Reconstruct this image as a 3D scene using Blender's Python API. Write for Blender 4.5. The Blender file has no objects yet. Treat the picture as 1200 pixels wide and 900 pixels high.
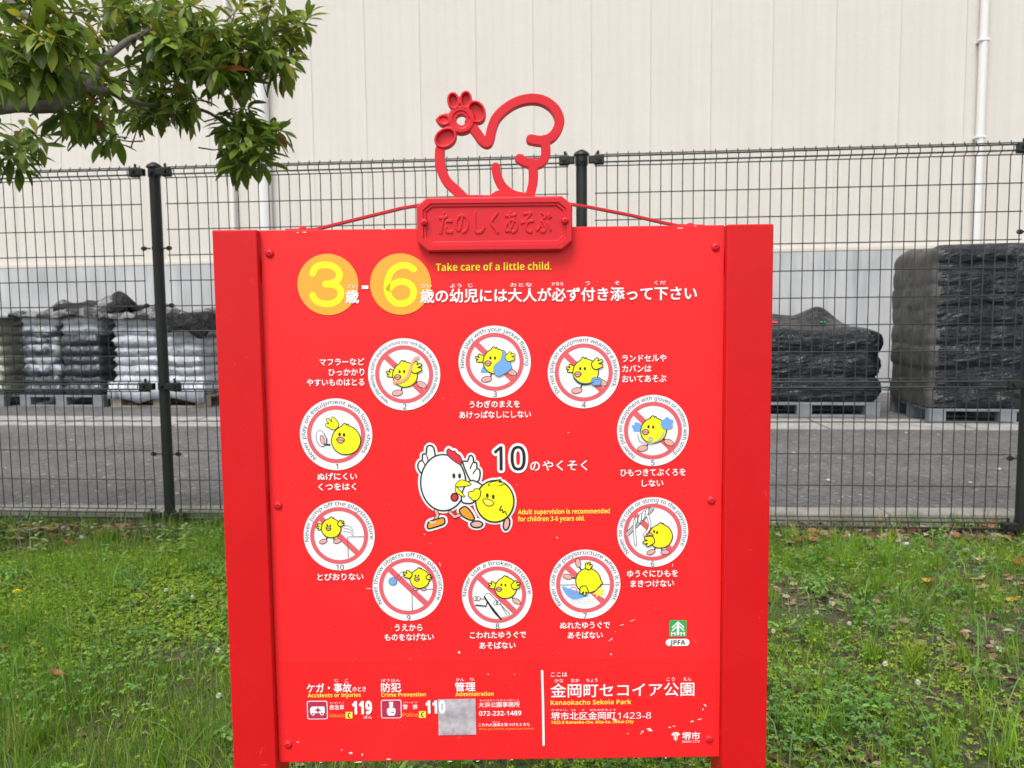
import bpy, bmesh, math, random
import numpy as np
from mathutils import Vector, Matrix, noise as mnoise
from mathutils.geometry import tessellate_polygon
SC = bpy.context.scene
COL = SC.collection
PI = math.pi
rad = math.radians

# ------------------------------------------------------------------ camera
F = 900.0
PITCH = rad(4.6); ROLL = 0.010; CAMH = 0.95
fwd = Vector((0, math.cos(PITCH), -math.sin(PITCH)))
_u0 = Vector((0, math.sin(PITCH), math.cos(PITCH)))
right = Vector((1, 0, 0)) * math.cos(ROLL) - _u0 * math.sin(ROLL)
up = Vector((1, 0, 0)) * math.sin(ROLL) + _u0 * math.cos(ROLL)
CP = Vector((0, 0, CAMH))
cam = bpy.data.cameras.new('camera')
cam.sensor_width = 36; cam.lens = F / 1200 * 36
cam.clip_start = 0.05; cam.clip_end = 500
cam.dof.use_dof = True; cam.dof.focus_distance = 1.02; cam.dof.aperture_fstop = 13
camo = bpy.data.objects.new('camera', cam); COL.objects.link(camo)
mw = Matrix.Identity(4)
for i, c in enumerate((right, up, -fwd)):
    for j in range(3): mw[j][i] = c[j]
mw.translation = CP
camo.matrix_world = mw
SC.camera = camo

# ------------------------------------------------------------------ light
SUN_EL, SUN_AZ = rad(58), rad(205)      # azimuth clockwise from +Y: behind the camera, a little left
w = bpy.data.worlds.new('World'); SC.world = w; w.use_nodes = True
nt = w.node_tree; nt.nodes.clear()
sky = nt.nodes.new('ShaderNodeTexSky'); sky.sky_type = 'NISHITA'; sky.sun_disc = False
sky.sun_elevation = SUN_EL; sky.sun_rotation = SUN_AZ
sky.air_density = 1.0; sky.dust_density = 2.5; sky.ozone_density = 1.0
hs = nt.nodes.new('ShaderNodeHueSaturation'); hs.inputs['Saturation'].default_value = 0.22
bg = nt.nodes.new('ShaderNodeBackground'); bg.inputs['Strength'].default_value = 0.13
wo = nt.nodes.new('ShaderNodeOutputWorld')
nt.links.new(sky.outputs[0], hs.inputs['Color']); nt.links.new(hs.outputs[0], bg.inputs[0]); nt.links.new(bg.outputs[0], wo.inputs[0])
sl = bpy.data.lights.new('sun', 'SUN'); sl.energy = 1.3; sl.angle = rad(25); sl.color = (1, .97, .93)
so = bpy.data.objects.new('sun', sl); COL.objects.link(so)
sd = Vector((math.sin(SUN_AZ) * math.cos(SUN_EL), math.cos(SUN_AZ) * math.cos(SUN_EL), math.sin(SUN_EL)))
so.rotation_euler = sd.to_track_quat('Z', 'Y').to_euler(); so.location = sd * 30
SC.view_settings.view_transform = 'Standard'; SC.view_settings.look = 'None'
SC.view_settings.exposure = 0.86; SC.view_settings.gamma = 1

# ------------------------------------------------------------------ helpers
def ray(px, py): return fwd + right * ((px - 600) / F) - up * ((py - 450) / F)
def at(px, py, depth): return CP + ray(px, py) * depth
def atz(px, py, z=0.0):
    d = ray(px, py); return CP + d * ((z - CAMH) / d.z)
def ath(px, py, y0, t):            # vertical plane y = y0 - x*t
    d = ray(px, py); return CP + d * (y0 / (d.y + d.x * t))

def link(o, parent=None):
    COL.objects.link(o)
    if parent is not None: o.parent = parent
    return o
def tag(o, label=None, cat=None, group=None, kind=None):
    for k, v in (('label', label), ('category', cat), ('group', group), ('kind', kind)):
        if v: o[k] = v
    return o
def empty(name, loc=(0, 0, 0), rz=0):
    o = bpy.data.objects.new(name, None); o.empty_display_size = .1
    o.location = loc; o.rotation_euler = (0, 0, rz); return link(o)
def mesh_ob(name, bm, mat, parent=None, smooth=False):
    me = bpy.data.meshes.new(name); bm.to_mesh(me); bm.free()
    for m in (mat if isinstance(mat, (list, tuple)) else [mat]): me.materials.append(m)
    if smooth: me.shade_smooth(); me.set_sharp_from_angle(angle=rad(48))
    return link(bpy.data.objects.new(name, me), parent)
def ob_from(name, me, parent=None, loc=None, rot=None, scale=None):
    o = bpy.data.objects.new(name, me)
    if loc is not None: o.location = loc
    if rot is not None: o.rotation_euler = rot
    if scale is not None: o.scale = scale
    return link(o, parent)
def box(bm, x0, x1, y0, y1, z0, z1, bev=0):
    vs = [bm.verts.new((x, y, z)) for x in (x0, x1) for y in (y0, y1) for z in (z0, z1)]
    fs = [bm.faces.new([vs[i] for i in q]) for q in ((0, 1, 3, 2), (4, 6, 7, 5), (0, 4, 5, 1), (2, 3, 7, 6), (0, 2, 6, 4), (1, 5, 7, 3))]
    if bev:
        es = {e for f in fs for e in f.edges}
        bmesh.ops.bevel(bm, geom=list(es), offset=bev, segments=2, affect='EDGES', profile=.5)
def tube(bm, pts, radii, n=8, cap=True):
    pts = [Vector(p) for p in pts]
    if not hasattr(radii, '__len__'): radii = [radii] * len(pts)
    rings = []; ref = None
    for i, p in enumerate(pts):
        t = (pts[min(i + 1, len(pts) - 1)] - pts[max(i - 1, 0)]).normalized()
        if ref is None: ref = Vector((0, 0, 1)) if abs(t.z) < .9 else Vector((0, 1, 0))
        a = t.cross(ref).normalized(); b = a.cross(t).normalized(); ref = b
        rings.append([bm.verts.new(p + (a * math.cos(k * 2 * PI / n) + b * math.sin(k * 2 * PI / n)) * radii[i]) for k in range(n)])
    for r0, r1 in zip(rings, rings[1:]):
        for k in range(n): bm.faces.new((r0[k], r0[(k + 1) % n], r1[(k + 1) % n], r1[k]))
    if cap: bm.faces.new(rings[0][::-1]); bm.faces.new(rings[-1])
def cr(pts, n=6, closed=False):
    """Catmull-Rom through 2D or 3D points"""
    P = [np.array(p, float) for p in pts]; out = []; N = len(P)
    rng = range(N if closed else N - 1)
    for i in rng:
        p0 = P[(i - 1) % N] if closed or i > 0 else 2 * P[0] - P[1]
        p1 = P[i]; p2 = P[(i + 1) % N]
        p3 = P[(i + 2) % N] if closed or i + 2 < N else 2 * P[-1] - P[-2]
        for k in range(n):
            t = k / n
            out.append(.5 * ((2 * p1) + (p2 - p0) * t + (2 * p0 - 5 * p1 + 4 * p2 - p3) * t * t + (-p0 + 3 * p1 - 3 * p2 + p3) * t ** 3))
    if not closed: out.append(P[-1])
    return [tuple(o) for o in out]
def np_mesh(name, V, Fc, mats, parent=None, colors=None, smooth=False, sizes=None, mat_idx=None):
    """V (n,3); Fc (m,k) faces of equal size"""
    me = bpy.data.meshes.new(name)
    V = np.ascontiguousarray(V, np.float32); Fc = np.ascontiguousarray(Fc, np.int32)
    me.vertices.add(len(V)); me.vertices.foreach_set('co', V.ravel())
    k = Fc.shape[1]
    me.loops.add(Fc.size); me.loops.foreach_set('vertex_index', Fc.ravel())
    me.polygons.add(len(Fc)); me.polygons.foreach_set('loop_start', np.arange(0, Fc.size, k, dtype=np.int32))
    if mat_idx is not None: me.polygons.foreach_set('material_index', np.ascontiguousarray(mat_idx, np.int32))
    me.update(calc_edges=True)
    if colors is not None:
        at_ = me.color_attributes.new('Col', 'FLOAT_COLOR', 'POINT')
        c4 = np.ones((len(V), 4), np.float32); c4[:, :3] = colors
        at_.data.foreach_set('color', c4.ravel())
    for m in (mats if isinstance(mats, (list, tuple)) else [mats]): me.materials.append(m)
    if smooth: me.shade_smooth()
    return link(bpy.data.objects.new(name, me), parent)
def vnoise(x, y, s, seed=0):
    """numpy value noise 0..1 with cell size s"""
    rs = np.random.RandomState(seed); G = rs.rand(64, 64)
    u = np.asarray(x) / s + 1000.3; v = np.asarray(y) / s + 1000.7
    i = np.floor(u).astype(int); j = np.floor(v).astype(int); a = u - i; b = v - j
    a = a * a * (3 - 2 * a); b = b * b * (3 - 2 * b)
    g = lambda p, q: G[p % 64, q % 64]
    return (g(i, j) * (1 - a) + g(i + 1, j) * a) * (1 - b) + (g(i, j + 1) * (1 - a) + g(i + 1, j + 1) * a) * b

# ------------------------------------------------------------------ materials
def new_mat(name):
    m = bpy.data.materials.new(name); m.use_nodes = True
    return m, m.node_tree, m.node_tree.nodes['Principled BSDF']
def N(nt, t, **kw):
    n = nt.nodes.new(t)
    for k, v in kw.items():
        if k in n.inputs: n.inputs[k].default_value = v
        else: setattr(n, k, v)
    return n
def coord(nt, scale=(1, 1, 1)):
    tc = nt.nodes.new('ShaderNodeTexCoord'); mp = nt.nodes.new('ShaderNodeMapping')
    mp.inputs['Scale'].default_value = scale
    nt.links.new(tc.outputs['Object'], mp.inputs['Vector']); return mp.outputs[0]
def ramp(nt, fac, stops):
    r = nt.nodes.new('ShaderNodeValToRGB'); e = r.color_ramp.elements
    while len(e) < len(stops): e.new(.5)
    for k, (p, c) in enumerate(stops): e[k].position = p; e[k].color = tuple(c) + (1,) if len(c) == 3 else c
    nt.links.new(fac, r.inputs[0]); return r.outputs[0]
def bump(nt, b, h, strength, dist):
    bn = N(nt, 'ShaderNodeBump', Strength=strength, Distance=dist)
    nt.links.new(h, bn.inputs['Height']); nt.links.new(bn.outputs[0], b.inputs['Normal']); return bn
def simple(name, c, rough=.5, metal=0, var=0.0, vs=30, bmp=0, bs=60, coat=0, scale=(1, 1, 1), bd=.001):
    m, t, b = new_mat(name)
    b.inputs['Base Color'].default_value = (*c, 1); b.inputs['Roughness'].default_value = rough
    b.inputs['Metallic'].default_value = metal
    if coat: b.inputs['Coat Weight'].default_value = coat; b.inputs['Coat Roughness'].default_value = .15
    if var or bmp: v = coord(t, scale)
    if var:
        n = N(t, 'ShaderNodeTexNoise', Scale=vs, Detail=6.0, Roughness=.65); t.links.new(v, n.inputs['Vector'])
        o = ramp(t, n.outputs[0], [(.3, [x * (1 - var) for x in c]), (.7, [min(1, x * (1 + var)) for x in c])])
        t.links.new(o, b.inputs['Base Color'])
    if bmp:
        n2 = N(t, 'ShaderNodeTexNoise', Scale=bs, Detail=4.0); t.links.new(v, n2.inputs['Vector'])
        bump(t, b, n2.outputs[0], bmp, bd)
    return m
M = {}
def red_mat(name, c, rough, var, scuff):
    m, t, b = new_mat(name)
    v = coord(t)
    n = N(t, 'ShaderNodeTexNoise', Scale=5.0, Detail=8.0, Roughness=.7); t.links.new(v, n.inputs['Vector'])
    col = ramp(t, n.outputs[0], [(.3, [x * (1 - var) for x in c]), (.7, [min(1, x * (1 + var)) for x in c])])
    # pale scuffs
    n2 = N(t, 'ShaderNodeTexNoise', Scale=38.0, Detail=10.0, Roughness=.8, Distortion=1.5); t.links.new(v, n2.inputs['Vector'])
    f = ramp(t, n2.outputs[0], [(.63, (0, 0, 0)), (.76, (scuff,) * 3)])
    mx = N(t, 'ShaderNodeMix', data_type='RGBA'); mx.inputs[7].default_value = (.9, .45, .45, 1)
    t.links.new(f, mx.inputs[0]); t.links.new(col, mx.inputs[6]); t.links.new(mx.outputs[2], b.inputs['Base Color'])
    rr = ramp(t, n.outputs[0], [(.3, (rough * .85,) * 3), (.7, (rough * 1.2,) * 3)]); t.links.new(rr, b.inputs['Roughness'])
    b.inputs['Specular IOR Level'].default_value = .3
    n3 = N(t, 'ShaderNodeTexNoise', Scale=160.0, Detail=3.0); t.links.new(v, n3.inputs['Vector'])
    bump(t, b, n3.outputs[0], .06, .0006)
    return m
M['panel'] = red_mat('panel_red', (.86, .021, .024), .42, .03, .35)
M['plate'] = red_mat('address_plate_red', (.86, .018, .021), .42, .03, .3)
M['post_red'] = red_mat('post_red', (.62, .007, .010), .42, .06, .35)
M['cast_red'] = red_mat('cast_red', (.66, .018, .028), .34, .05, .25)
M['white'] = simple('print_white', (.86, .86, .86), .45)
M['yellow'] = simple('print_yellow', (.93, .86, .012), .45)
M['ltyellow'] = simple('print_pale_yellow', (.90, .80, .10), .45)
M['orange'] = simple('print_orange', (.86, .40, .035), .45)
M['shoe'] = simple('print_shoe_orange', (.80, .33, .03), .45)
M['black'] = simple('print_black', (.012, .014, .014), .45)
M['ink'] = simple('print_blue_grey', (.07, .11, .19), .45)
M['pink'] = simple('print_ring_pink', (.75, .115, .14), .45)
M['foot'] = simple('print_foot_pink', (.80, .40, .36), .45)
M['blue'] = simple('print_blue', (.17, .40, .80), .45)
M['red'] = simple('print_red', (.70, .03, .05), .45)
M['salmon'] = simple('print_salmon', (.85, .38, .28), .45)
M['magenta'] = simple('print_purple_red', (.48, .03, .08), .45)
M['green'] = simple('print_green', (.02, .42, .10), .45)
M['grey'] = simple('print_grey', (.45, .47, .48), .45)
M['sticker'] = simple('worn_sticker', (.46, .42, .45), .6, var=.35, vs=70)
M['chip'] = simple('chipped_paint_white', (.80, .74, .70), .6)
M['fence'] = simple('fence_dark_green', (.007, .010, .008), .5, var=.3, vs=25)
M['wire'] = simple('fence_wire', (.018, .022, .021), .40)

# ================================================================== THE RED SIGN
s_o = Vector((-0.02287, 1.0, 0.7148))
_yaw, _tilt, _rl = -.00157, .00377, .00165
_ux = Vector((math.cos(_yaw), -math.sin(_yaw), 0)); _n = Vector((-math.sin(_yaw), -math.cos(_yaw), 0))
_up2 = Vector((0, 0, 1)) * math.cos(_tilt) - _n * math.sin(_tilt)
SX = _ux * math.cos(_rl) + _up2 * math.sin(_rl)
SZ = -_ux * math.sin(_rl) + _up2 * math.cos(_rl)
SY = SZ.cross(SX)
SO = s_o - SZ * (s_o.z / SZ.z)
SMW = Matrix.Identity(4)
for i, c in enumerate((SX, SY, SZ)):
    for j in range(3): SMW[j][i] = c[j]
SMW.translation = SO
SINV = SMW.inverted()
def B(px, py, d=0.0):
    """point of the sign plane (d metres in front of the panel): local x, z"""
    o = SINV @ CP; r = SINV.to_3x3() @ ray(px, py)
    p = o + r * ((-d - o.y) / r.y); return p.x, p.z
def S(px, py):       # metres per pixel there
    a = B(px - 5, py); b = B(px + 5, py); return (b[0] - a[0]) / 10
sign = bpy.data.objects.new('information_sign', None); link(sign); sign.matrix_world = SMW
tag(sign, 'bright red playground rules board on two square red posts, topped by a cast hen emblem', 'sign board')

LAY = .00012
class Art:
    def __init__(s): s.v = []; s.f = []; s.m = []; s.mats = []
    def mi(s, m):
        if m not in s.mats: s.mats.append(m)
        return s.mats.index(m)
    def poly(s, pts, mat, lay):
        y = -lay * LAY - .0003; b = len(s.v)
        s.v += [(p[0], y, p[1]) for p in pts]
        tr = tessellate_polygon([[Vector((p[0], p[1], 0)) for p in pts]])
        k = s.mi(mat)
        for t in tr: s.f.append(tuple(b + i for i in t)); s.m.append(k)
    def stroke(s, pts, wd, mat, lay, closed=False, caps=True):
        y = -lay * LAY - .0003; P = [Vector(p) for p in pts]; n = len(P); b = len(s.v); k = s.mi(mat)
        for i in range(n):
            t = (P[(i + 1) % n] - P[i - 1]) if closed else (P[min(i + 1, n - 1)] - P[max(i - 1, 0)])
            if t.length < 1e-9: t = Vector((1, 0))
            t.normalize(); q = Vector((-t.y, t.x)) * wd / 2
            s.v += [(P[i].x + q.x, y, P[i].y + q.y), (P[i].x - q.x, y, P[i].y - q.y)]
        for i in range(n if closed else n - 1):
            j = (i + 1) % n
            s.f.append((b + 2 * i, b + 2 * i + 1, b + 2 * j + 1, b + 2 * j)); s.m.append(k)
        if caps and not closed:
            for e, sg in ((0, -1), (n - 1, 1)):
                t = (P[1] - P[0]) if e == 0 else (P[-1] - P[-2]); a0 = math.atan2(t.y * sg, t.x * sg)
                arc = [(P[e].x + math.cos(a0 + q) * wd / 2, P[e].y + math.sin(a0 + q) * wd / 2) for q in np.linspace(-PI / 2, PI / 2, 7)]
                b2 = len(s.v); s.v += [(p[0], y, p[1]) for p in arc]
                s.f.append(tuple(range(b2, b2 + 7))); s.m.append(k)
    def disc(s, c, r, mat, lay, ry=None, rot=0, n=40):
        s.poly(ell(c, r, ry or r, rot, n), mat, lay)
    def ring(s, c, r0, r1, mat, lay, n=64):
        y = -lay * LAY - .0003; b = len(s.v); k = s.mi(mat)
        for i in range(n):
            a = 2 * PI * i / n
            for r in (r0, r1): s.v.append((c[0] + r * math.cos(a), y, c[1] + r * math.sin(a)))
        for i in range(n):
            j = (i + 1) % n; s.f.append((b + 2 * i, b + 2 * i + 1, b + 2 * j + 1, b + 2 * j)); s.m.append(k)
    def raw(s, vs, fs, mat, lay):
        y = -lay * LAY - .0003; b = len(s.v); k = s.mi(mat)
        s.v += [(p[0], y, p[1]) for p in vs]
        for f in fs: s.f.append(tuple(b + i for i in f)); s.m.append(k)
    def build(s, name, parent, label=None):
        if not s.v: return None
        me = bpy.data.meshes.new(name); me.from_pydata(s.v, [], s.f)
        for m in s.mats: me.materials.append(M[m])
        me.polygons.foreach_set('material_index', s.m); me.update()
        o = link(bpy.data.objects.new(name, me), parent)
        if label: o['label'] = label
        return o
def ell(c, rx, ry, rot=0, n=28):
    cr_, sr = math.cos(rot), math.sin(rot)
    return [(c[0] + rx * math.cos(a) * cr_ - ry * math.sin(a) * sr, c[1] + rx * math.cos(a) * sr + ry * math.sin(a) * cr_)
            for a in np.linspace(0, 2 * PI, n, endpoint=False)]
_tc = {}
def sans(t, bold=True):
    """letters of the plain sans alphabets (the signs' lettering is a grotesque)"""
    o = ''
    for ch in t:
        k = ord(ch)
        if 65 <= k <= 90: o += chr((0x1D5D4 if bold else 0x1D5A0) + k - 65)
        elif 97 <= k <= 122: o += chr((0x1D5EE if bold else 0x1D5BA) + k - 97)
        elif 48 <= k <= 57: o += chr((0x1D7EC if bold else 0x1D7E2) + k - 48)
        else: o += ch
    return o
def text_geo(t, off=0.0, res=4, extrude=0, bevel=0):
    key = (t, off, res, extrude, bevel)
    if key in _tc: return _tc[key]
    cu = bpy.data.curves.new('t', 'FONT'); cu.body = t; cu.size = 1; cu.offset = off; cu.resolution_u = res
    cu.extrude = extrude; cu.bevel_depth = bevel
    ob = bpy.data.objects.new('t', cu); COL.objects.link(ob)
    dg = bpy.context.evaluated_depsgraph_get(); dg.update()
    ev = ob.evaluated_get(dg); me = ev.to_mesh()
    v = np.array([tuple(x.co) for x in me.vertices]) if len(me.vertices) else np.zeros((0, 3))
    f = [tuple(p.vertices) for p in me.polygons]
    ev.to_mesh_clear(); bpy.data.objects.remove(ob); bpy.data.curves.remove(cu)
    _tc[key] = (v, f); return _tc[key]
def text(art, t, x0, x1, yb, h, mat, lay=6, off=.0, ref=None):
    """text from pixel x0 to x1 on baseline yb; h = cap/kanji height in pixels (of the photo).
    Heavier strokes come from slightly shifted copies of the same outlines."""
    v, f = text_geo(t, 0)
    if not len(v): return
    a = B(x0, yb); b = B(x1, yb); s = S((x0 + x1) / 2, yb)
    X0, X1 = v[:, 0].min(), v[:, 0].max()
    base = 0 if ref else min(v[:, 1].min(), 0); Y1 = ref if ref else v[:, 1].max()
    sx = (b[0] - a[0]) / (X1 - X0); sy = h * s / (Y1 - base)
    art = Art()
    sh = [(0, 0)] + ([(math.cos(k * PI / 3) * off, math.sin(k * PI / 3) * off) for k in range(6)] if off > .001 else [])
    for i, (dx, dy) in enumerate(sh):
        art.raw([(a[0] + (p[0] + dx - X0) * sx, a[1] + (p[1] + dy - base) * sy) for p in v], f, mat, lay + i * .08)
    art.build('lettering', panel)
JK = dict(off=.016)
CAP = .70
def latin(art, t, x0, x1, yb, cap, mat, lay=6, off=.022): text(art, sans(t, off > .005), x0, x1, yb, cap, mat, lay, 0 if off < .03 else off - .03, ref=CAP)
def jp(art, t, x0, x1, yb, h, mat='white', lay=6, off=.018): text(art, t, x0, x1, yb, h, mat, lay, off)
def arc_text(art, t, c, r, a0, a1, h, mat, lay, off=.012):
    """text bent clockwise along a circle from angle a0 to a1 (degrees, 0 = top)"""
    v, f = text_geo(sans(t, False), 0); X0, X1 = v[:, 0].min(), v[:, 0].max(); pts = []
    sy = h / .70
    for p in v:
        a = rad(a0 + (a1 - a0) * (p[0] - X0) / (X1 - X0)); rr = r + p[1] * sy
        pts.append((c[0] + rr * math.sin(a), c[1] + rr * math.cos(a)))
    art.raw(pts, f, mat, lay)

# ---- panel and posts
tl = B(304.5, 270); trr = B(849, 263.5); bl = B(327, 893.5); br = B(843, 887)
PX0, PX1 = (tl[0] + bl[0]) / 2, (trr[0] + br[0]) / 2; PZ1, PZ0 = (tl[1] + trr[1]) / 2, (bl[1] + br[1]) / 2
bm = bmesh.new(); box(bm, PX0, PX1, 0, .0035, PZ0, PZ1, .0008)
panel = mesh_ob('panel', bm, M['panel'], sign)
zsp = B(580, 773)[1]
bm = bmesh.new(); box(bm, PX0 + .002, PX1 - .002, -.00022, -.00002, PZ0 + .001, zsp)
mesh_ob('address_plate', bm, M['plate'], panel)
bm = bmesh.new()
for zz in (PZ0 + .05, (PZ0 + PZ1) / 2, PZ1 - .05): box(bm, PX0 - .001, PX1 + .001, .0045, .024, zz - .015, zz + .015, .001)
mesh_ob('back_rail', bm, M['post_red'], sign)
for (a, b, t) in ((248, 303, 269), (853.5, 907.5, 262.5)):
    xa = B(a, 300 - 0, .02)[0]; xb = B(b, 300, .02)[0]
    if a == 248: xa = B(249.3, 300, .011)[0]; xb = PX0 - .0006
    else: xa = PX1 + .0006 ; xb = B(906.5, 300, .011)[0]
    zt = B((a + b) / 2, t, .011)[1]
    bm = bmesh.new(); box(bm, xa, xb, -.011, .049, -.05, zt, .0018)
    p = mesh_ob('post', bm, M['post_red'], sign, True)
    for f_ in p.data.polygons: f_.use_smooth = False

# ---- dome headed bolts
def bolt_bm(r, h):
    bm = bmesh.new(); prof = [(1.0, 0), (.98, .25), (.86, .62), (.6, .9), (.3, .99)]
    rings = [[bm.verts.new((r * q * math.cos(k * PI / 10), -h * z, r * q * math.sin(k * PI / 10))) for k in range(20)] for q, z in prof]
    for r0, r1 in zip(rings, rings[1:]):
        for k in range(20): bm.faces.new((r0[k], r0[(k + 1) % 20], r1[(k + 1) % 20], r1[k]))
    # hex socket
    hx = [bm.verts.new((r * .28 * math.cos(k * PI / 10), -h * .55, r * .28 * math.sin(k * PI / 10))) for k in range(20)]
    for k in range(20): bm.faces.new((rings[-1][k], rings[-1][(k + 1) % 20], hx[(k + 1) % 20], hx[k]))
    bm.faces.new(hx); return bm
bolt = mesh_ob('bolt', bolt_bm(.0057, .0034), M['cast_red'], sign, True)
for i, (x, y) in enumerate(((316, 297), (838.5, 289.5), (326, 592), (833.5, 586), (337.7, 872), (831, 865.6))):
    o = bolt if i == 0 else link(bolt.copy(), sign)
    q = B(x, y); o.location = (q[0], 0, q[1])

# ---- art on the panel: title
A = Art()
for c, in (((384.4, 333.5),), ((469.5, 333),)):
    q = B(*c); A.disc(q, 35.7 * S(*c), 'orange', 3, n=64)
def pxs(pts): return [B(*p) for p in pts]
three = cr([(366.5, 320.5), (370, 313.5), (378, 310.5), (387, 311), (394.5, 315), (398, 321.5), (395.5, 328.5), (388, 332.2), (381.5, 333)], 5)
three2 = cr([(381.5, 333), (391, 333.8), (398, 338), (399.6, 345), (396, 352), (387, 356), (377, 355.5), (370, 352), (366.5, 346)], 5)
A.stroke(pxs(three), 7.8 * S(384, 333), 'yellow', 4); A.stroke(pxs(three2), 7.8 * S(384, 333), 'yellow', 5)
six = cr([(485, 315.5), (478, 311.5), (469, 311.5), (460, 317), (455, 327), (453.6, 339), (456.5, 348), (463, 354.5), (471, 356), (479.5, 353), (484.5, 346), (484, 338), (478.5, 332), (470, 330), (462, 332.5), (456, 338.5)], 5)
A.stroke(pxs(six), 7.8 * S(469, 333), 'yellow', 5)
A.build('age_numerals', panel, 'yellow numerals 3 and 6 on orange discs')
A = Art()
jp(A, '歳', 405.5, 420.5, 355.2, 15.2, off=.03)
A.poly(pxs([(424, 334.5), (431.8, 334.5), (431.8, 338.6), (424, 338.6)]), 'white', 6)
jp(A, '歳の幼児には大人が必ず付き添って下さい', 492.8, 816, 355, 15.8, off=.024)
latin(A, 'Take care of a little child.', 511, 646, 317.6, 8.4, 'yellow', off=.028)
for t, a, b, y in (('さい', 407, 418, 337.5), ('さい', 494, 506, 337), ('よう', 527.5, 541, 337), ('じ', 549, 554, 336.5), ('おとな', 598, 623.5, 336), ('かなら', 646.5, 660, 334.8),
                   ('つ', 686, 691, 334.2), ('そ', 720, 726, 333.8), ('くだ', 766.5, 780, 333.4)):
    jp(A, t, a, b, y, 4.2, off=.012)
A.build('dash', panel)
# captions
A = Art()
CAPS = [('マフラーなど', 375, 427, 428.3, 8), ('ひっかかり', 385.5, 427, 440.3, 8), ('やすいものはとる', 360, 427, 452.3, 8),
        ('うわぎのまえを', 550.5, 609, 477.8, 8.2), ('あけっぱなしにしない', 538.5, 622, 490.2, 8.4),
        ('ランドセルや', 729, 780.5, 424, 8), ('カバンは', 729, 763, 436, 8), ('おいてあそぶ', 729, 780.5, 448, 8),
        ('ひもつきてぶくろを', 727, 803, 558, 8.4), ('しない', 752, 777, 570, 8),
        ('ぬげにくい', 372.5, 418.5, 562.5, 8.2), ('くつをはく', 373.5, 417.5, 574.5, 8.2),
        ('ゆうぐにひもを', 735, 794, 676.2, 8.2), ('まきつけない', 739, 789.5, 687.8, 8.2),
        ('とびおりない', 372.5, 426, 680, 8.2), ('うえから', 463, 495, 739.2, 8), ('ものをなげない', 451, 508.5, 750.6, 8.2),
        ('こわれたゆうぐで', 551, 616.5, 748, 8), ('あそばない', 562, 604, 760, 8),
        ('ぬれたゆうぐで', 656.5, 714.5, 736.6, 8), ('あそばない', 665.5, 706, 748, 8)]
for t, a, b, y, h in CAPS: jp(A, t, a, b, y, h, off=.022)
A = Art()
for mt, of, ly in (('white', .075, 6), ('black', .0, 7)):
    v, f = text_geo(sans('10', False), 0)
    v0 = v
    a = B(579.2, 551); b = B(616, 551); s = S(600, 551)
    X0, X1 = v0[:, 0].min(), v0[:, 0].max(); sx = (b[0] - a[0]) / (X1 - X0); sy = 27.5 * s / .7
    for k in range(13 if mt == 'white' else 7):
        rr_ = (.085 if mt == 'white' else .006) if k else 0
        A.raw([(a[0] + (p[0] - X0 + rr_ * math.cos(k * PI / (6 if mt == 'white' else 3))) * sx, a[1] + (p[1] + rr_ * math.sin(k * PI / (6 if mt == 'white' else 3))) * sy) for p in v], f, mt, ly + k * .05)
A.build('lettering', panel, 'dark numeral 10 edged in white'); A = Art()
jp(A, 'の', 621.5, 632.5, 551.5, 10.5, off=.02)
jp(A, 'やくそく', 636, 688, 551.5, 12, off=.012)
latin(A, 'Adult supervision is recommended', 607, 714.5, 602.6, 5.6, 'ltyellow')
latin(A, 'for children 3-6 years old.', 607, 685.3, 610.8, 5.6, 'ltyellow')

# ---- bottom information strip
A = Art()
jp(A, 'ケガ・事故', 360, 412, 811.4, 11, off=.022); jp(A, 'のとき', 413.5, 429, 810, 5.8, off=.01)
jp(A, 'じ', 392.5, 396.5, 798.8, 3.6, off=.005); jp(A, 'こ', 404.5, 408, 798.8, 3.2, off=.005)
latin(A, 'Accidents or Injuries', 360.8, 423, 816.9, 4.6, 'ltyellow')
jp(A, '防犯', 447, 470, 810.6, 11, off=.022); jp(A, 'ぼうはん', 447, 469, 798.6, 3.4, off=.005)
latin(A, 'Crime Prevention', 447, 499.2, 816.2, 4.6, 'ltyellow')
jp(A, '管理', 533.5, 557, 809.8, 11, off=.022); jp(A, 'かん', 534.5, 544, 797.5, 3.4, off=.005); jp(A, 'り', 551, 555, 797.5, 3.4, off=.005)
latin(A, 'Administration', 533.8, 578.4, 815.4, 4.6, 'ltyellow')
jp(A, '救急車', 386.5, 403.5, 831.4, 6, off=.01); jp(A, 'きゅうきゅうしゃ', 386.5, 403, 824.2, 1.8, off=0)
latin(A, 'Ambulance', 386.3, 404, 840.2, 4.4, 'orange', off=.0)
jp(A, 'ばん', 426.5, 436, 841.6, 3.6, off=.01)
jp(A, '警', 472.3, 478, 830.6, 5.6, off=.01); jp(A, '察', 484, 489.5, 830.6, 5.6, off=.01)
jp(A, 'けいさつ', 473, 489, 823.7, 1.8, off=0)
latin(A, 'Police', 472.3, 490, 839.5, 4.6, 'orange', off=.004)
for t, a, b, y in (('119', 413.5, 436, 836), ('110', 499.3, 521.8, 835.2)): latin(A, t, a, b, y, 14.6, 'white', 8, off=.065)
for x0, y0 in ((405, 833.8), (491, 833)):
    A = Art()
    A.poly(pxs([(x0, y0), (x0 + 8.2, y0), (x0 + 8.2, y0 + 7.8), (x0, y0 + 7.8)]), 'ltyellow', 6)
    A.stroke(pxs(cr([(x0 + 5.2, y0 + 1.4), (x0 + 3.4, y0 + 2.4), (x0 + 3.1, y0 + 4.2), (x0 + 3.4, y0 + 5.6), (x0 + 5, y0 + 6.4)], 3)), 1.2 * S(400, 830), 'black', 7); A.build('telephone_mark', panel)
A = Art()
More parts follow.
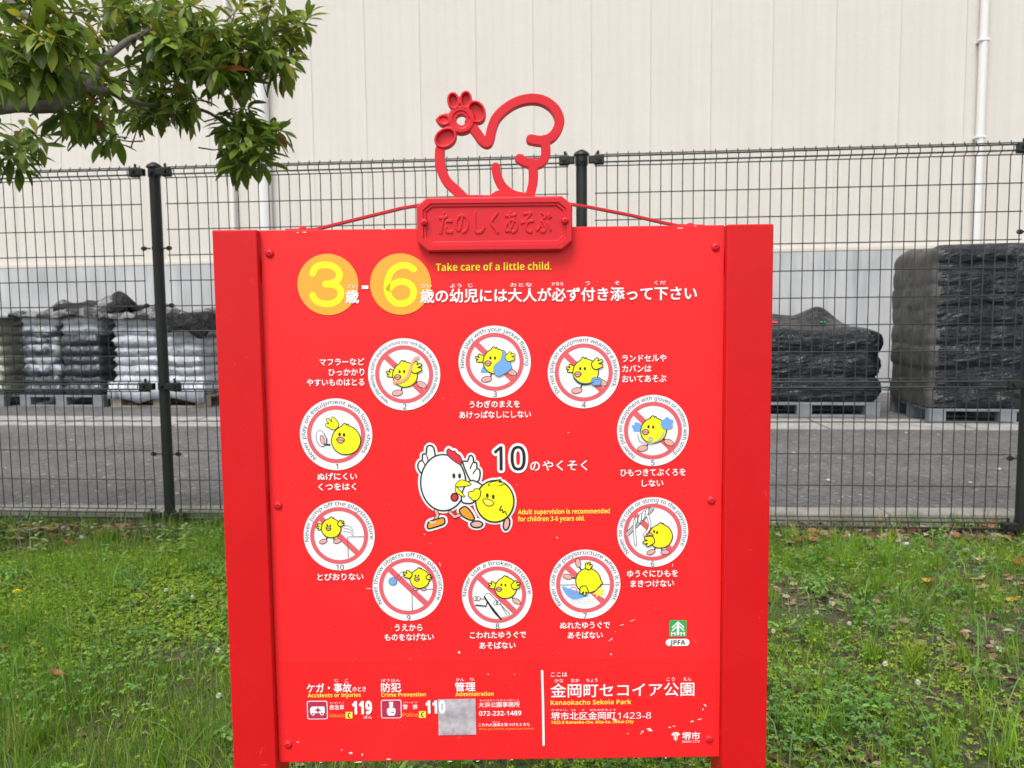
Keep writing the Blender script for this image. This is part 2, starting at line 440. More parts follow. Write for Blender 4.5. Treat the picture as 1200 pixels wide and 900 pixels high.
jp(A, '大浜公園事務所', 561, 609, 828.6, 6.4, off=.012); jp(A, 'おおはまこうえんじむしょ', 562, 608, 821.3, 1.9, off=0)
latin(A, '072-232-1489', 561.4, 611, 838.4, 5.4, 'white', off=.012)
jp(A, 'こわれた遊具を見つけたときも', 561, 620.7, 851, 4, off=.012); jp(A, 'ゆうぐ', 577, 586, 846.4, 1.6, off=0)
latin(A, 'When you find the playstructure broken.', 561.4, 626, 855.2, 2.5, 'orange', off=.0)
A.stroke(pxs([(635.2, 786), (636.4, 829), (637, 872.5)]), 2.7 * S(636, 830), 'white', 6)
jp(A, 'ここは', 645.6, 664.6, 792.6, 5.2, off=.01)
for t, a, b, y in (('かな', 650, 660, 799.3), ('おか', 669, 679, 799), ('ちょう', 687, 700, 798.8), ('こう', 781, 790.5, 797.7), ('えん', 800.5, 810, 797.4)): jp(A, t, a, b, y, 4.2, off=.005)
jp(A, '金岡町セコイア公園', 645.4, 813.2, 817, 16.6, off=.012)
latin(A, 'Kanaokacho Sekoia Park', 645.3, 739.5, 825.8, 5.4, 'ltyellow')
jp(A, '堺市北区金岡町', 645.8, 721.2, 843.4, 9.4, off=.012); latin(A, '1423-8', 723.6, 762.8, 842, 7.4, 'white', off=.004)
for t, a, b in (('さかいし', 646, 666), ('きた', 669.5, 675), ('く', 682, 685), ('かなおかちょう', 691, 721)): jp(A, t, a, b, 832.8, 2.4, off=0)
latin(A, '1423-8 Kanaoka-cho, Kita-ku, Sakai-City', 645.8, 742.3, 848, 3.6, 'ltyellow', off=.008)
jp(A, '堺市', 799.2, 820, 866.4, 9.2, off=.022); latin(A, 'SAKAI CITY', 799.2, 820, 870, 2.6, 'white', off=.004)
A.build('dividing_rule', panel)
# emblem of the city: three fanned feather shapes
A = Art(); c = B(791.6, 862); s = S(791, 862)
for a0 in (-62, -31, 0, 31, 62):
    d = Vector((math.sin(rad(a0)), math.cos(rad(a0))))
    sgn = 1
    for k in (-1, 0, 1):
        dd = Vector((math.sin(rad(a0 + k * 9)), math.cos(rad(a0 + k * 9))))
        A.stroke([(c[0] + dd.x * 1.4 * s, c[1] + dd.y * 1.4 * s), (c[0] + dd.x * (5.6 + abs(k) * -.6) * s, c[1] + dd.y * (5.0 - abs(k) * .6) * s)], .7 * s, 'white', 6)
A.stroke([(c[0], c[1] + s), (c[0], c[1] - 5.5 * s)], 1.4 * s, 'white', 7)
A.stroke([(c[0] - 2.2 * s, c[1] + s), (c[0] - 1.6 * s, c[1] - 4 * s)], .8 * s, 'white', 7); A.stroke([(c[0] + 2.2 * s, c[1] + s), (c[0] + 1.6 * s, c[1] - 4 * s)], .8 * s, 'white', 7)
A.build('city_emblem', panel)
# green tree mark
def rrect(c, w_, h_, r, n=5):
    o = []
    for sx, sy, a in ((1, 1, 0), (-1, 1, 90), (-1, -1, 180), (1, -1, 270)):
        for k in range(n):
            q = rad(a + 90 * k / (n - 1)); o.append((c[0] + sx * (w_ / 2 - r) + r * math.cos(q), c[1] + sy * (h_ / 2 - r) + r * math.sin(q)))
    return o
A = Art(); c = B(794.4, 736.2); s = S(794, 736)
A.poly(rrect(c, 20 * s, 19.6 * s, .8 * s), 'green', 3)
o = lambda x, y: (c[0] + x * s, c[1] + y * s)
A.stroke([o(0, 7.5), o(0, -8)], 3 * s, 'white', 5, caps=False)
A.stroke([o(-6.5, 1.5), o(0, 8), o(6.5, 1.5)], 1.7 * s, 'white', 6); A.stroke([o(-6.5, -2.2), o(0, 4), o(6.5, -2.2)], 1.7 * s, 'white', 7)
for sx in (-1, 1):
    for k in (3.6, 7.4): A.stroke([o(sx * k, -4.8), o(sx * k, -8.2)], 1.5 * s, 'white', 5)
    A.stroke([o(sx * 3.6, -5.6), o(sx * 7.4, -5.6)], 1.3 * s, 'white', 8)
c2 = B(794, 752.6); A.poly(rrect(c2, 27.8 * s, 8.6 * s, 4.2 * s, 9), 'white', 3)
latin(A, 'JPFA', 785.2, 802.8, 755.2, 5.2, 'black', 5, off=.006)
A.build('safety_mark', panel, 'green square mark with white tree above a white oval')
# emergency icons
for cx, cy in ((372, 831.8), (458.6, 830.6)):
    A = Art()
    c = B(cx, cy); s = S(cx, cy)
    A.poly(rrect(c, 24 * s, 22.4 * s, 2.4 * s), 'white', 3); A.poly(rrect(c, 22.2 * s, 20.6 * s, 1.7 * s), 'magenta', 4)
    o = lambda x, y: (c[0] + x * s, c[1] + y * s)
    if cx < 400:
        A.poly([o(-8.5, -3.6), o(-8.5, 1), o(-7.5, 3.4), o(-5.6, 4.4), o(7.6, 4.4), o(8.6, 3.4), o(8.8, -3.6)], 'white', 5)
        A.stroke([o(.8, 3), o(.8, -2.8)], 1.9 * s, 'magenta', 6, caps=False); A.stroke([o(-2.1, .1), o(3.7, .1)], 1.9 * s, 'magenta', 7, caps=False)
        for q in (-5.2, 5.4): A.disc(o(q, -4.2), 2.2 * s, 'white', 7); A.disc(o(q, -4.2), 1.1 * s, 'magenta', 8)
    else:
        A.poly([o(-2.6, 8.8), o(2.6, 8.8), o(2.2, 6.8), o(2.6, 6.1), o(-2.6, 6.1), o(-2.2, 6.8)], 'white', 5)
        A.disc(o(0, 4.4), 2.4 * s, 'white', 6)
        A.poly([o(-2, 2), o(2, 2), o(4.8, .6), o(5.2, -3), o(4.4, -6.4), o(2.8, -8), o(-2.8, -8), o(-4.4, -6.4), o(-5.2, -3), o(-4.8, .6)], 'white', 7)
        A.stroke([o(0, -3.6), o(3, -3.8)], 1.1 * s, 'magenta', 8)
    A.build('emergency_icon', panel, 'ambulance symbol in a rounded square' if cx < 400 else 'police officer symbol in a rounded square')
A = Art(); A.poly(pxs([(513.3, 819), (557.2, 818.3), (558, 860.4), (514.2, 861.2)]), 'sticker', 7)
A.poly(pxs([(533, 826), (552, 824), (557, 832), (556, 841), (541, 842), (534, 838)]), 'grey', 7.5) if False else None
A.build('sticker', panel, 'weathered blank grey patch beside the phone number')
# chips and scratches
A = Art(); rs = random.Random(5)
def chip(x, y, rx, ry=None, rot=0):
    s = S(x, y); c = B(x, y); ry = ry or rx * .5
    n = rs.randint(6, 9); pts = []
    for k in range(n):
        a = 2 * PI * k / n; q = rs.uniform(.55, 1.15); X = rx * q * math.cos(a); Y = ry * q * math.sin(a)
        pts.append((c[0] + (X * math.cos(rot) - Y * math.sin(rot)) * s, c[1] + (X * math.sin(rot) + Y * math.cos(rot)) * s))
    A.poly(pts, 'chip', 3)
for q in ((538, 764.5, 1.4, 1.8), (480.5, 771.5, .8), (411, 882, 2.4, 1.6), (424.5, 884, 2.2, 1.2, .8), (400.5, 878.5, 1, .8, .7), (455.5, 889.5, 3, .9), (349.5, 869.5, 1.8, .7, -.5), (572, 790, 1, .8, .8),
          (761, 855, 4, 2.6, -.3), (753, 857, 2.2, 1), (751, 859.3, 1.4, .6), (735.5, 859.5, 1.4, .6), (826, 826, 2.4, 1, -.6), (823.5, 831, .8, 1.5), (820, 842.5, 3, .7, .15), (811, 845, 2.6, .9, .2), (789.5, 850.8, 1.7, .6), (784.5, 852, 2, .7),
          (720, 843, 4.2, 1.8, -.6), (603, 790, .8), (716, 766.6, 1.3, .9), (653, 630, 1.4, .6, -.7), (497.5, 626, .9), (504, 637, .8), (432, 689.5, 5.4, .55, -.04), (741, 727, 4, .45, .35), (729, 732, 4, .5, .2),
          (716, 749, 3.4, .6, .6), (721, 740, .8), (515.5, 661, .5, 3, .25), (666, 506.8, 1), (606, 567.8, .7), (768.5, 712.6, .7), (788, 662, .4, 2.4, -.1), (450, 268.6, 3, .7), (357, 272.3, 3, .8), (349, 272.5, 1.4, .6),
          (797, 267.5, 3.5, .6), (560, 891.4, 2.6, .7), (527, 892, 3.4, .6), (420, 892.6, 5, .8), (600, 890, 1.8, .6), (780, 887.8, 2.4, .6), (376, 893, 1.8, .7), (815, 265, 1.5, .5), (552, 680, .7), (700, 330, .6), (640, 405, .5)): chip(*q)
for k in range(120):
    x = rs.uniform(320, 838); y = 285 + 600 * rs.random() ** .6
    chip(x, y, rs.uniform(.2, .55), None, rs.uniform(0, 3))
A.build('paint_chips', panel, 'small white chips and scratches in the red paint')['kind'] = 'stuff'

# ---- pictograms
def wing(art, o, x, y, ang, L, mat='yellow', lay=9, lw=.9, sgn=1):
    """three feather fingers fanned from (x,y)"""
    base = []
    for k, (da, l) in enumerate(((27, .88), (0, 1.0), (-27, .84))):
        a = ang + da * sgn
        d = (math.cos(rad(a)), math.sin(rad(a))); n = (-d[1], d[0]); w_ = .215 * L
        base += [(x + d[0] * l * L * .66 + n[0] * w_, y + d[1] * l * L * .66 + n[1] * w_),
                 (x + d[0] * l * L + n[0] * w_ * .6, y + d[1] * l * L + n[1] * w_ * .6),
                 (x + d[0] * l * L * 1.08, y + d[1] * l * L * 1.08),
                 (x + d[0] * l * L - n[0] * w_ * .6, y + d[1] * l * L - n[1] * w_ * .6)] if sgn > 0 else \
                [(x + d[0] * l * L * .66 - n[0] * w_, y + d[1] * l * L * .66 - n[1] * w_),
                 (x + d[0] * l * L - n[0] * w_ * .6, y + d[1] * l * L - n[1] * w_ * .6),
                 (x + d[0] * l * L * 1.08, y + d[1] * l * L * 1.08),
                 (x + d[0] * l * L + n[0] * w_ * .6, y + d[1] * l * L + n[1] * w_ * .6)]
    d = (math.cos(rad(ang)), math.sin(rad(ang))); n = (-d[1], d[0])
    e = -.3 * L * sgn; pts = [(x + n[0] * (-e), y + n[1] * (-e))] + base + [(x + n[0] * e, y + n[1] * e)]
    P = [o(*p) for p in cr(pts, 3, True)]
    art.poly(P, mat, lay); art.stroke(P, lw, 'black' if mat != 'blue' else 'blue', lay + .5, closed=True)
def chick(art, o, s, x, y, r, lean=0, wings=(), feet=(), eyes=((-.38, .28), (-.02, .24)), beak=(-.62, -.12), lay=10, lw=1.1, face=True):
    """round yellow bird; o maps pixel offsets (x right, y up) to the board"""
    lw = lw * s; c_, s_ = math.cos(rad(lean)), math.sin(rad(lean))
    q = lambda u, v: (x + (u * c_ - v * s_) * r, y + (u * s_ + v * c_) * r)
    for (u, v, a, L, mt) in wings: 
        if mt.startswith('-'): wing(art, o, *q(u, v), a, L, mt[1:], lay - 3, lw)
    for (u, v, a, L) in feet:            # leg to a pink oval shoe
        p = q(u * .75, v * .75); e = q(u, v)
        art.stroke([o(*p), o(*e)], 1.5 * s, 'black', lay - 2)
        d = (math.cos(rad(a)), math.sin(rad(a))); cc = (e[0] + d[0] * L * .35, e[1] + d[1] * L * .35)
        art.poly([o(*p_) for p_ in ell(cc, L * .5 + .5, L * .27 + .5, rad(a), 20)], 'black', lay - 1.5)
        art.poly([o(*p_) for p_ in ell(cc, L * .5 - .2, L * .27 - .2, rad(a), 20)], 'foot', lay - 1)
    body = [(-.98, -.1), (-.86, .42), (-.58, .76), (-.3, .92), (-.12, 1.1), (.0, 1.12), (.06, 1.0), (.18, 1.08), (.24, .95), (.62, .76), (.93, .3), (.98, -.18), (.72, -.72), (.2, -.98), (-.36, -.95), (-.8, -.62)]
    P = [o(*q(*p)) for p in cr(body, 4, True)]
    art.poly(P, 'yellow', lay); art.stroke(P, lw, 'black', lay + .5, closed=True)
    if face:
        for e in eyes: art.poly([o(*p) for p in ell(q(*e), r * .085, r * .13, 0, 12)], 'black', lay + 1)
        b = [(-.26, .04), (-.05, .17), (.18, .12), (.3, 0), (.1, -.17), (-.12, -.15)]
        P = [o(*q(beak[0] + p[0] * .95, beak[1] + p[1] * 1.15)) for p in cr(b, 3, True)]
        art.poly(P, 'foot', lay + 3); art.stroke(P, lw * .8, 'black', lay + 3.5, closed=True)
        art.stroke([o(*q(beak[0] - .2, beak[1] + .02)), o(*q(beak[0] + .22, beak[1] - .02))], lw * .6, 'black', lay + 4)
    for (u, v, a, L, mt) in wings:
        if not mt.startswith('-'): wing(art, o, *q(u, v), a, L, mt, lay + 4.5, lw)
PIC = [
 (394, 509, 42.4, '1', 'Never play on equipment with loose shoes.', -138, 128, 'a chick kicking off a loose shoe'),
 (473.7, 438.7, 42.3, '2', 'Never play wearing a scarf or anything around your neck likely to be caught on the playstructure.', -148, 148, 'a running chick in a scarf'),
 (579.7, 424, 42.3, '3', 'Never play with your jacket flapping.', -100, 100, 'a running chick in an open blue jacket'),
 (684, 436.5, 42.1, '4', 'Do not play on equipment wearing a backpack.', -128, 118, 'a running chick with a blue satchel'),
 (765, 504.5, 42, '5', 'Never play on equipment with gloves or mittens with string', -145, 138, 'a running chick with blue gloves on a string'),
 (764.7, 623.5, 41.6, '6', 'Never tie any rope or string to the playstructure.', -130, 118, 'a chick tying a rope to a bar'),
 (685.5, 684.5, 41.4, '7', 'Never use the playstructure when it is wet.', -130, 122, 'a chick slipping over in a puddle'),
 (582.6, 696.7, 41.2, '8', 'Never use a broken structure.', -92, 92, 'a chick above a broken plank'),
 (478.2, 687, 41.4, '9', 'Never throw objects off the playstructure.', -122, 118, 'a chick throwing a blue ball from a ledge'),
 (397.6, 627.5, 41.6, '10', 'Never jump off the playstructure.', -100, 100, 'a chick jumping off a ledge')]
for (cx, cy, R_, num, txt, a0, a1, what) in PIC:
    c = B(cx, cy); s = S(cx, cy)
    o = lambda x, y: (c[0] + x * s, c[1] + y * s)
    A = Art(); A.disc(c, R_ * s, 'white', 3, n=72)
    disc = A.build('pictogram', sign, 'round white pictogram number %s of %s' % (num, what))
    A = Art(); A.ring(c, 29.2 * s, 34 * s, 'pink', 5)
    d = Vector((1, -1)).normalized(); n_ = Vector((1, 1)).normalized() * 3.3
    if num != '1':
        A.poly([o(-d.x * 30 + n_.x, -d.y * 30 + n_.y), o(d.x * 30 + n_.x, d.y * 30 + n_.y), o(d.x * 30 - n_.x, d.y * 30 - n_.y), o(-d.x * 30 - n_.x, -d.y * 30 - n_.y)], 'pink', 6)
    A.build('prohibition_ring', disc)
    A = Art(); small = len(txt) > 70
    arc_text(A, txt, c, (36.2 if small else 35.9) * s, a0, a1, (3.8 if small else 4.6) * s, 'ink', 5, off=.006)
    v, f = text_geo(sans(num, False), 0); X0, X1 = v[:, 0].min(), v[:, 0].max(); k = 6.2 / .7 * s
    A.raw([(c[0] + (p[0] - (X0 + X1) / 2) * k, c[1] - 41.0 * s + p[1] * k) for p in v], f, 'black', 6)
    A.build('lettering', disc)
    A = Art()
    lw = .8
    run_w = ((-.62, .25, 165, 9.5, '-yellow'), (.62, .25, 35, 11.5, 'yellow'))
    run_f = ((-.55, -1.35, 190, 12), (.95, -.85, -25, 12))
    if num == '1':
        wing(A, o, 1, 8.5, 138, 14, 'yellow', 7, lw * s)
        chick(A, o, s, 11.5, -6.5, 17.3, 0, (), (), eyes=((-.42, .38), (-.12, .34)), beak=(-.38, 0), lay=10)
        A.stroke([o(-8, -12), o(-14, -11.6)], 2 * s, 'black', 9)
        P = [o(*p) for p in ell((-17.5, -4.5), 5.6, 9.6, rad(12), 22)]; A.poly(P, 'white', 9); A.stroke(P, .7 * s, 'ink', 9.4, closed=True)
        P = [o(*p) for p in ell((-16, -6), 2.6, 5.6, rad(12), 18)]; A.poly(P, 'foot', 9.8); A.stroke(P, .6 * s, 'black', 10, closed=True)
        A.stroke([o(-14, 1), o(-10.5, -6), o(-12, -11)], .9 * s, 'ink', 10.3)
    elif num == '2':
        chick(A, o, s, 1, 0, 14.8, 8, ((-.8, .1, 160, 9.5, '-yellow'), (.62, .2, 35, 12.5, 'yellow')), run_f)
        A.stroke([o(*p) for p in cr([(-12, -9), (-5, -8.5), (3, -4), (7, 4), (9.5, 12), (13, 18), (17, 20)], 5)], 3.2 * s, 'salmon', 17.5)
    elif num == '3':
        chick(A, o, s, 1, 1, 14.8, 4, ((-.9, .2, 165, 9.5, '-yellow'),), run_f)
        J = [o(*p) for p in cr([(10, 14), (14, 9), (17, 1), (20, -7), (13, -13), (4, -17), (-1, -12), (0, -4), (6, 1), (9, 7)], 3, True)]
        A.poly(J, 'blue', 15); A.stroke(J, .5 * s, 'ink', 15.4, closed=True)
        J = [o(*p) for p in [(-13, -3), (-17, -12), (-9, -12.5), (-10.5, -7)]]; A.poly(J, 'blue', 8)
        wing(A, o, 14, 3, 32, 10.5, 'yellow', 16, lw * s)
    elif num == '4':
        chick(A, o, s, 2, 1, 15.2, 6, ((-.8, .25, 165, 9.5, '-yellow'), (.62, .3, 35, 12.5, 'yellow')), run_f)
        A.stroke([o(*p) for p in cr([(-12, -5), (-6, -11), (2, -13), (11, -11.5)], 4)], 1.5 * s, 'ink', 17)
        P = [o(*p) for p in rrect((14.5, -10.5), 11, 9, 2.6)]; A.poly(P, 'blue', 17); A.stroke(P, .7 * s, 'ink', 17.5, closed=True)
        A.stroke([o(11, -9), o(18, -8)], .7 * s, 'ink', 18)
    elif num == '5':
        chick(A, o, s, .5, .5, 15.2, 0, ((-.92, .2, 170, 10, '-blue'), (.7, .3, 30, 12.5, 'blue')), run_f)
        A.stroke([o(*p) for p in cr([(-18, -4), (-16, -11), (-10, -14), (-2, -14.5), (5, -12), (10, -7), (12, -2)], 4)], 1.2 * s, 'grey', 17)
        A.ring(o(-3, -9.5), 1.5 * s, 2.8 * s, 'grey', 17, 20)
    elif num == '6':
        A.stroke([o(-29, -1), o(-1, 28)], 5.6 * s, 'black', 7); A.stroke([o(-29.5, -1.5), o(-.5, 28.5)], 4.2 * s, 'grey', 7.4)
        for x0 in (-21, -16, -12, -8):
            P = [o(*p) for p in ell((x0 + 1, 13 + (x0 + 21) * .8), 1.9, 6, rad(-12), 18)]; A.poly(P, 'white', 8 + (x0 + 21) * .05); A.stroke(P, .6 * s, 'black', 8.9, closed=True)
        for P in (cr([(-21, 14), (-21.5, 4), (-20, -14)], 4), cr([(-6, 20), (-3.5, 10), (-5, 3), (-10, -3)], 4)):
            A.stroke([o(*p) for p in P], 3.2 * s, 'black', 9); A.stroke([o(*p) for p in P], 2.1 * s, 'white', 9.4)
        chick(A, o, s, 9, -4.5, 14.2, -4, ((-.55, -.3, 198, 12, 'yellow'),), ((-.45, -1.3, 200, 10), (.25, -1.35, 0, 10)), eyes=((-.55, .35), (-.3, .28)), beak=(-.9, .02))
    elif num == '7':
        A.poly([o(*p) for p in cr([(-27, -2), (-18, -5), (-8, -8), (4, -13), (-4, -16), (-14, -17.5), (-22, -12)], 4, True)], 'blue', 7)
        A.ring(o(-14, -7), 3.8 * s, 4.5 * s, 'pink', 8, 26); A.stroke([o(-29, -.4), o(29, -.4)], .7 * s, 'ink', 6.8)
        st = [(16 + (8 if k % 2 else 4) * math.cos(k * PI / 8), -9 + (8 if k % 2 else 4) * math.sin(k * PI / 8)) for k in range(16)]
        A.poly([o(*p) for p in st], 'ltyellow', 8)
        for k in range(26): x_ = -16 + (k % 9) * 3; A.stroke([o(x_, -18.5 - (k // 9) * 2.2), o(x_ + 1.1, -18 - (k // 9) * 2.2)], .5 * s, 'grey', 7)
        chick(A, o, s, 4, 4.5, 14.8, -105, ((.55, -.3, -80, 10, 'yellow'), (-.9, -.3, 75, 8, 'yellow')), ((.1, -1.45, 165, 10.5), (-.95, -1.05, 100, 10.5)), face=False)
    elif num == '8':
        PL = [(-15.5, -2), (-12, 2), (-8.5, 1.5), (15, -24), (4, -28)]
        A.poly([o(*p) for p in PL], 'white', 8); A.stroke([o(*p) for p in PL], .8 * s, 'black', 8.5, closed=True)
        A.stroke([o(-15, -2), o(-4, -20), o(4, -29)], 2 * s, 'black', 9); A.stroke([o(-25, -12), o(-13, -13.5), o(-12, -9)], 1.6 * s, 'black', 9)
        A.stroke([o(-21, -4), o(-15, -5)], .7 * s, 'black', 9); A.stroke([o(4, -12), o(11, -24)], .7 * s, 'black', 9)
        for q in ((-24, -4), (0, -9.5)):
            for k in (-1.5, 1.5):
                P = [o(*p) for p in ell((q[0] + k, q[1]), 2.8, 2.4, .4, 14)]; A.poly(P, 'white', 9.5); A.stroke(P, .6 * s, 'black', 10, closed=True)
        chick(A, o, s, 10, 8.5, 12.8, 0, ((-.9, .1, 155, 8.5, '-yellow'), (.62, .05, 30, 9.5, 'yellow')), ((.75, -1.15, -30, 10),))
    elif num == '9':
        A.stroke([o(29, -3.5), o(4.5, -3.5), o(4.5, -29)], .8 * s, 'ink', 7)
        P = ell((-17.5, 6.5), 4.6, 4.6); A.poly([o(*p) for p in P], 'blue', 9); A.stroke([o(*p) for p in P], .7 * s, 'ink', 9.4, closed=True)
        for k in (0, 3): A.stroke([o(*p) for p in cr([(-13 + k, 11 - k), (-9 + k, 16 - k), (-4, 18.5 - k)], 4)], .5 * s, 'ink', 9)
        chick(A, o, s, 14, 9.5, 11.6, 0, ((-.85, .3, 155, 9, 'yellow'), (.7, .1, 10, 6, 'yellow')), ((-.3, -1.12, 180, 5), (.25, -1.12, 0, 5)), eyes=((-.42, .3), (-.12, .3)), beak=(-.3, -.05))
    else:
        A.stroke([o(29, -1.5), o(10, -1.5), o(10, -26)], .8 * s, 'ink', 7)
        for k in range(3): A.stroke([o(*p) for p in cr([(5 + k, 5 + k * 3.6), (12 + k * .6, 4 + k * 3.4), (17, -.5 + k * 3)], 4)], .5 * s, 'ink', 8)
        chick(A, o, s, -9, 9.5, 11.6, -6, ((-.85, .1, 190, 7.5, '-yellow'), (.75, .35, 40, 7, 'yellow')), ((-.45, -1.35, 200, 9), (.45, -1.4, 15, 9)), eyes=((-.42, .25), (-.1, .22)), beak=(-.28, -.08))
    A.build('chick_drawing', disc)

# ---- centre drawing: hen and chick, die-cut white outline
c = B(547, 573); s = S(547, 573)
o = lambda x, y: (c[0] + x * s, c[1] + y * s)
def zo(p): return ((p[0] / 4.615 + 480 - 547), -(p[1] / 4.615 + 500 - 573))
def zp(pts, n=4, closed=True): return [zo(p) for p in cr(pts, n, closed)]
hb = ell(zo((183, 300)), 26.4, 34 * .98, 0, 40)
wl = zp([(75, 250), (48, 215), (55, 185), (72, 175), (75, 145), (95, 140), (98, 108), (115, 96), (135, 110), (142, 160), (130, 200)])
wr = zp([(290, 190), (315, 185), (328, 155), (345, 160), (350, 190), (365, 195), (366, 222), (380, 232), (382, 262), (370, 295), (330, 290)])
w2 = zp([(330, 290), (385, 310), (400, 345), (350, 405), (310, 415), (280, 400), (290, 340)])
comb = zp([(210, 150), (205, 128), (216, 115), (235, 128), (248, 128), (258, 142), (272, 150), (285, 175), (280, 202), (262, 195), (240, 180), (222, 165)])
beak_u = zp([(250, 320), (258, 300), (285, 285), (335, 308), (290, 322)], 3); beak_l = zp([(250, 325), (262, 330), (300, 380), (262, 362), (248, 345)], 3)
wat = ell(zo((243, 380)), 4, 4.6)
shoes = [zp([(92, 540), (100, 515), (125, 505), (175, 492), (188, 505), (180, 528), (130, 545), (100, 552)]), zp([(268, 450), (300, 432), (330, 460), (348, 495), (338, 508), (312, 502), (280, 480)])]
legs = [[zo((140, 450)), zo((148, 480)), zo((135, 505))], [zo((215, 462)), zo((240, 488)), zo((278, 475))]]
cb = [zo((460 + 103 * math.cos(a), 405 + 114 * math.sin(a))) for a in np.linspace(0, 2 * PI, 36, endpoint=False)]
tuft = zp([(425, 318), (445, 298), (470, 295), (490, 285), (482, 300), (510, 302), (495, 318)], 3)
cf = [ell(zo((360, 530)), 7, 3.9, rad(0)), ell(zo((522, 530)), 3.6, 7.4, rad(-12))]
cw = zp([(318, 372), (322, 350), (345, 348), (352, 335), (378, 338), (384, 362), (370, 392), (345, 398), (330, 385)])
bk = zp([(395, 395), (425, 392), (455, 412), (440, 428), (412, 425)], 3)
A = Art()
for i, P in enumerate([wl, wr, w2, hb, comb, cb, tuft] + shoes + cf + [cw]):
    P = [o(*p) for p in P]; A.poly(P, 'white', 3 + i * .11); A.stroke(P, 6.4 * s, 'white', 4.6 + i * .11, closed=True)
def lined(P, m_, lay, lw_=1.75):
    P = [o(*p) for p in P]; A.poly(P, m_, lay); A.stroke(P, lw_ * s, 'black', lay + .5, closed=True)
lined(wl, 'white', 7); lined(wr, 'white', 7); lined(comb, 'red', 10, .9)
for L in legs: A.stroke([o(*p) for p in L], 5 * s, 'black', 7); A.stroke([o(*p) for p in L], 3.2 * s, 'foot', 7.5)
for P in shoes: lined(P, 'shoe', 8)
lined(hb, 'white', 9); lined(w2, 'white', 10); lined(wat, 'red', 11); lined(beak_l, 'yellow', 12, .9); lined(beak_u, 'yellow', 13, .9)
for e in ((241, 263), (272, 263)): A.poly([o(*p) for p in ell(zo(e), 1.7, 3, 0, 14)], 'black', 12)
for P in ([(96, 148), (104, 175), (100, 190)], [(75, 180), (86, 200), (84, 215)], [(345, 190), (335, 210), (330, 225)], [(366, 225), (352, 240), (345, 252)]): A.stroke([o(*zo(p)) for p in P], 1.3 * s, 'black', 8.4)
for k in range(3): A.stroke([o(*zo((105 + k * 12, 508 + k * 4))), o(*zo((118 + k * 10, 522 - k * 4)))], .9 * s, 'white', 10)
for P in cf: lined(P, 'foot', 11)
lined(cb, 'yellow', 12); lined(tuft, 'yellow', 13, .9); A.poly([o(*p) for p in ell(zo((460, 345)), 12, 6)], 'yellow', 14.4); lined(cw, 'yellow', 14.7, 1)
for e in ((420, 372), (452, 380)): A.poly([o(*p) for p in ell(zo(e), 1.5, 2.7, 0, 14)], 'black', 15)
lined(bk, 'ltyellow', 15, .9)
A.stroke([o(*zo(p)) for p in cr([(495, 430), (485, 455), (500, 450), (503, 468), (515, 460), (522, 478)], 3)], 1.2 * s, 'black', 15)
A.build('hen_and_chick_drawing', sign, 'white hen with a yellow chick at the board centre')

# ---- cast plaque with raised letters
D0 = .004
pc = [B(488.4, 262, .014), B(671, 260, .014), B(580, 230.2, .014), B(580, 294, .014)]
pcx = (pc[0][0] + pc[1][0]) / 2; pcz = (pc[2][1] + pc[3][1]) / 2; ha = (pc[1][0] - pc[0][0]) / 2; hb_ = (pc[2][1] - pc[3][1]) / 2
plq = bmesh.new()
def octo(i, d, c0=.0135):
    a, b, ch = ha - i, hb_ - i, max(c0 - i * .45, .003)
    P = [(a - ch, b), (-(a - ch), b), (-a, b - ch * .8), (-a, -(b - ch * .8)), (-(a - ch), -b), (a - ch, -b), (a, -(b - ch * .8)), (a, b - ch * .8)]
    return [plq.verts.new((pcx + p[0], -d, pcz + p[1])) for p in P]
prof = [(.0005, -.002), (0, .001), (0, .0115), (.0012, .0138), (.0022, .0142), (.0132, .0142), (.0145, .0122), (.0180, .0122), (.0192, .0106), (.0198, .0104)]
prof = [(i_ if i_ < .01 else .0078 + (i_ - .0132) * .75, d_) for i_, d_ in prof]
R = [octo(i_, d_) for i_, d_ in prof]
for r0, r1 in zip(R, R[1:]):
    for k in range(8): plq.faces.new((r0[k], r0[(k + 1) % 8], r1[(k + 1) % 8], r1[k]))
plq.faces.new(R[-1]); plq.faces.new(R[0][::-1])
plaque = mesh_ob('plaque', plq, M['cast_red'], sign)
v, f = text_geo('たのしくあそぶ', -.008, 3, .03, .035)
X0, X1 = v[:, 0].min(), v[:, 0].max(); Y0, Y1 = v[:, 1].min(), v[:, 1].max()
xa = B(514, 262, .012)[0]; xb = B(647, 262, .012)[0]; za = B(580, 275, .012)[1]; zb = B(580, 246.5, .012)[1]
Zm = v[:, 2].max()
me = bpy.data.meshes.new('raised_lettering')
me.from_pydata([(xa + (p[0] - X0) / (X1 - X0) * (xb - xa), -.0104 - .0015 * p[2] / Zm, za + (p[1] - Y0) / (Y1 - Y0) * (zb - za)) for p in v], [], f)
me.materials.append(M['cast_red']); link(bpy.data.objects.new('raised_lettering', me), plaque)
for x, y in ((497.3, 260.5), (662, 258.5)):
    q = B(x, y, .0142); o_ = mesh_ob('rivet', bolt_bm(.0047, .0034), M['cast_red'], plaque, True); o_.location = (q[0], -.0141, q[1])

